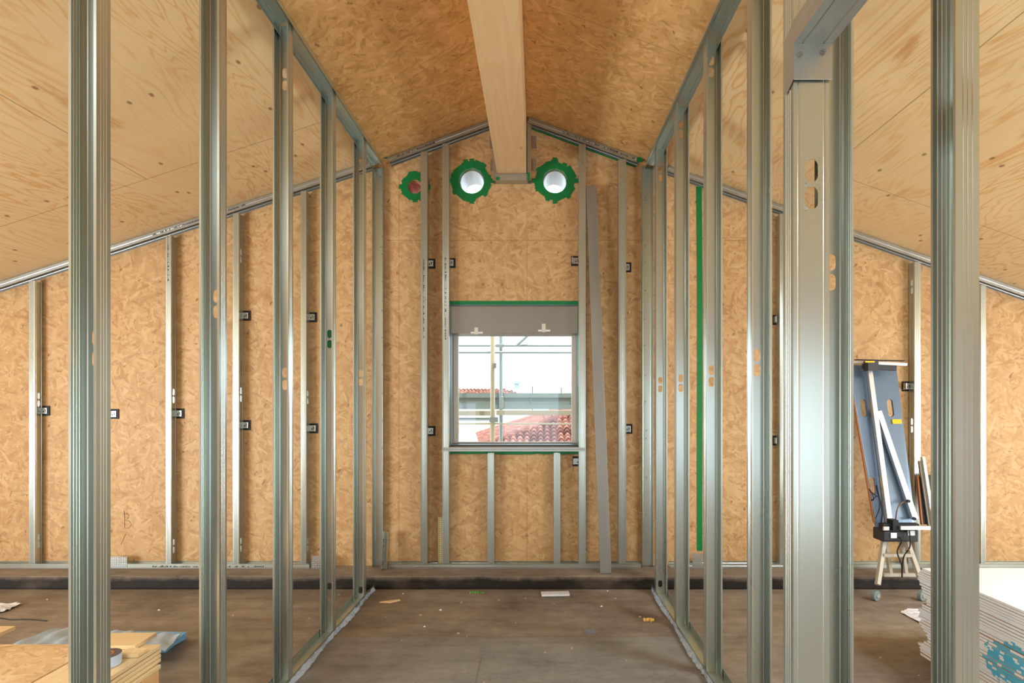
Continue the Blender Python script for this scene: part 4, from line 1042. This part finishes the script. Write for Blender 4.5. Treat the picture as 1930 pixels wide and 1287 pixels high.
# hose and cables
def curve(pts, r, name, mat):
    pp = [Vector(p) for p in pts]; out = []
    for i in range(len(pp)-1):
        p0, p1, p2, p3 = pp[max(i-1, 0)], pp[i], pp[i+1], pp[min(i+2, len(pp)-1)]
        for k_ in range(6):
            t = k_/6; out.append(.5*((2*p1)+(-p0+p2)*t+(2*p0-5*p1+4*p2-p3)*t*t+(-p0+3*p1-3*p2+p3)*t**3))
    out.append(pp[-1]); return MB().tube(out, r, 7).build(name, mat, fc)
curve([FP(1707, 944, .04), FP(1698, 949, .05), FP(1691, 960, .05), FP(1688, 980, .03)], .005, 'hose', M['brown_hose'])
curve([FP(1651, 912, -.01), FP(1655, 930, .05), FP(1661, 950, .06), FP(1663, 970, .06), FP(1659, 992, .06)], .005, 'cable', M['black'])
curve([FP(1652, 935, .03), FP(1640, 925, .05), FP(1639, 922, .06), FP(1647, 940, .06), FP(1642, 943, .05), FP(1655, 935, .06), FP(1658, 955, .06), FP(1650, 978, .05)], .0035, 'cable', M['black'])
curve([P(1714, 1000, 3.86), P(1715, 1030, 3.85), P(1703, 1050, 3.87), P(1700, 1086, 3.9)], .0045, 'cable', M['black'])
curve([P(1695, 1012, 3.88), P(1699, 1020, 3.86), P(1691, 1040, 3.88), P(1699, 1064, 3.88), P(1700, 1088, 3.9)], .0045, 'cable', M['black'])
# trestle
def tl(a, b, ya, yb_, wpx, name='leg'):
    MB().bar(P(a[0], a[1], ya), P(b[0], b[1], yb_), wpx*4/F, .03).build(name, M['beige_paint'], fc, bevel=.002)
tl((1666, 1018), (1654, 1102), 3.98, 3.86, 7); tl((1709, 1018), (1735, 1092), 3.98, 3.86, 7)
tl((1669, 1018), (1678, 1080), 4.00, 4.045, 6, 'rear_leg'); tl((1698, 1018), (1707, 1080), 4.00, 4.045, 6, 'rear_leg')
tl((1664, 1046), (1719, 1046), 3.93, 3.93, 6, 'cross_bar'); tl((1664, 1083), (1724, 1083), 4.03, 4.03, 6, 'cross_bar')
for px in (1650.5, 1737):
    c = P(px, 1103, 3.87); c.z = .0375; mb = MB(); mb.tube([c+Vector((-.006, .012, 0)), c+Vector((.006, -.012, 0))], .036, 20); wh = mb.build('caster_wheel', M['caster'], fc, bevel=.003)
    MB().tube([c+Vector((-.008, .018, 0)), c+Vector((.008, -.018, 0))], .014, 12).build('wheel_hub', M['alu'], wh)
# second machine part behind the jamb stud
fb = empty('leaning_board', (wx(1745, 4.1), 4.1, KERB), 'dark laminated board with an aluminium rail leaning by the jamb stud', 'board')
def LP(px, py): t = (990-py)/(990-860); return P(px, py, 4.10+.16*t)
z_low = 990
MB().prism([LP(1729, 897), LP(1790, 893), LP(1796, 990), LP(1738, 988)], (0, .018, 0)).build('panel', M['dark'], fb, bevel=.002)
MB().bar(LP(1728.5, 897), LP(1737, 988), .010, .02).build('panel_edge', M['ply_edge'], fb)
MB().bar(LP(1733.5, 860)+Vector((0, -.03, 0)), LP(1753, 990)+Vector((0, -.03, 0)), .022, .03).build('rail', M['alu'], fb, bevel=.002)
MB().bar(LP(1730, 868)+Vector((0, -.015, 0)), LP(1748, 990)+Vector((0, -.015, 0)), .016, .02).build('rail', M['dull_alu'], fb, bevel=.002)
tl2 = lambda a, b, w_, nm: MB().bar(P(a[0], a[1], 4.2), P(b[0], b[1], 4.2), w_, .03).build(nm, M['beige_paint'], fb)
tl2((1760, 990), (1760, 1075.5), .03, 'foot'); tl2((1790, 990), (1790, 1075.5), .03, 'foot')
# red marks of paint at track ends
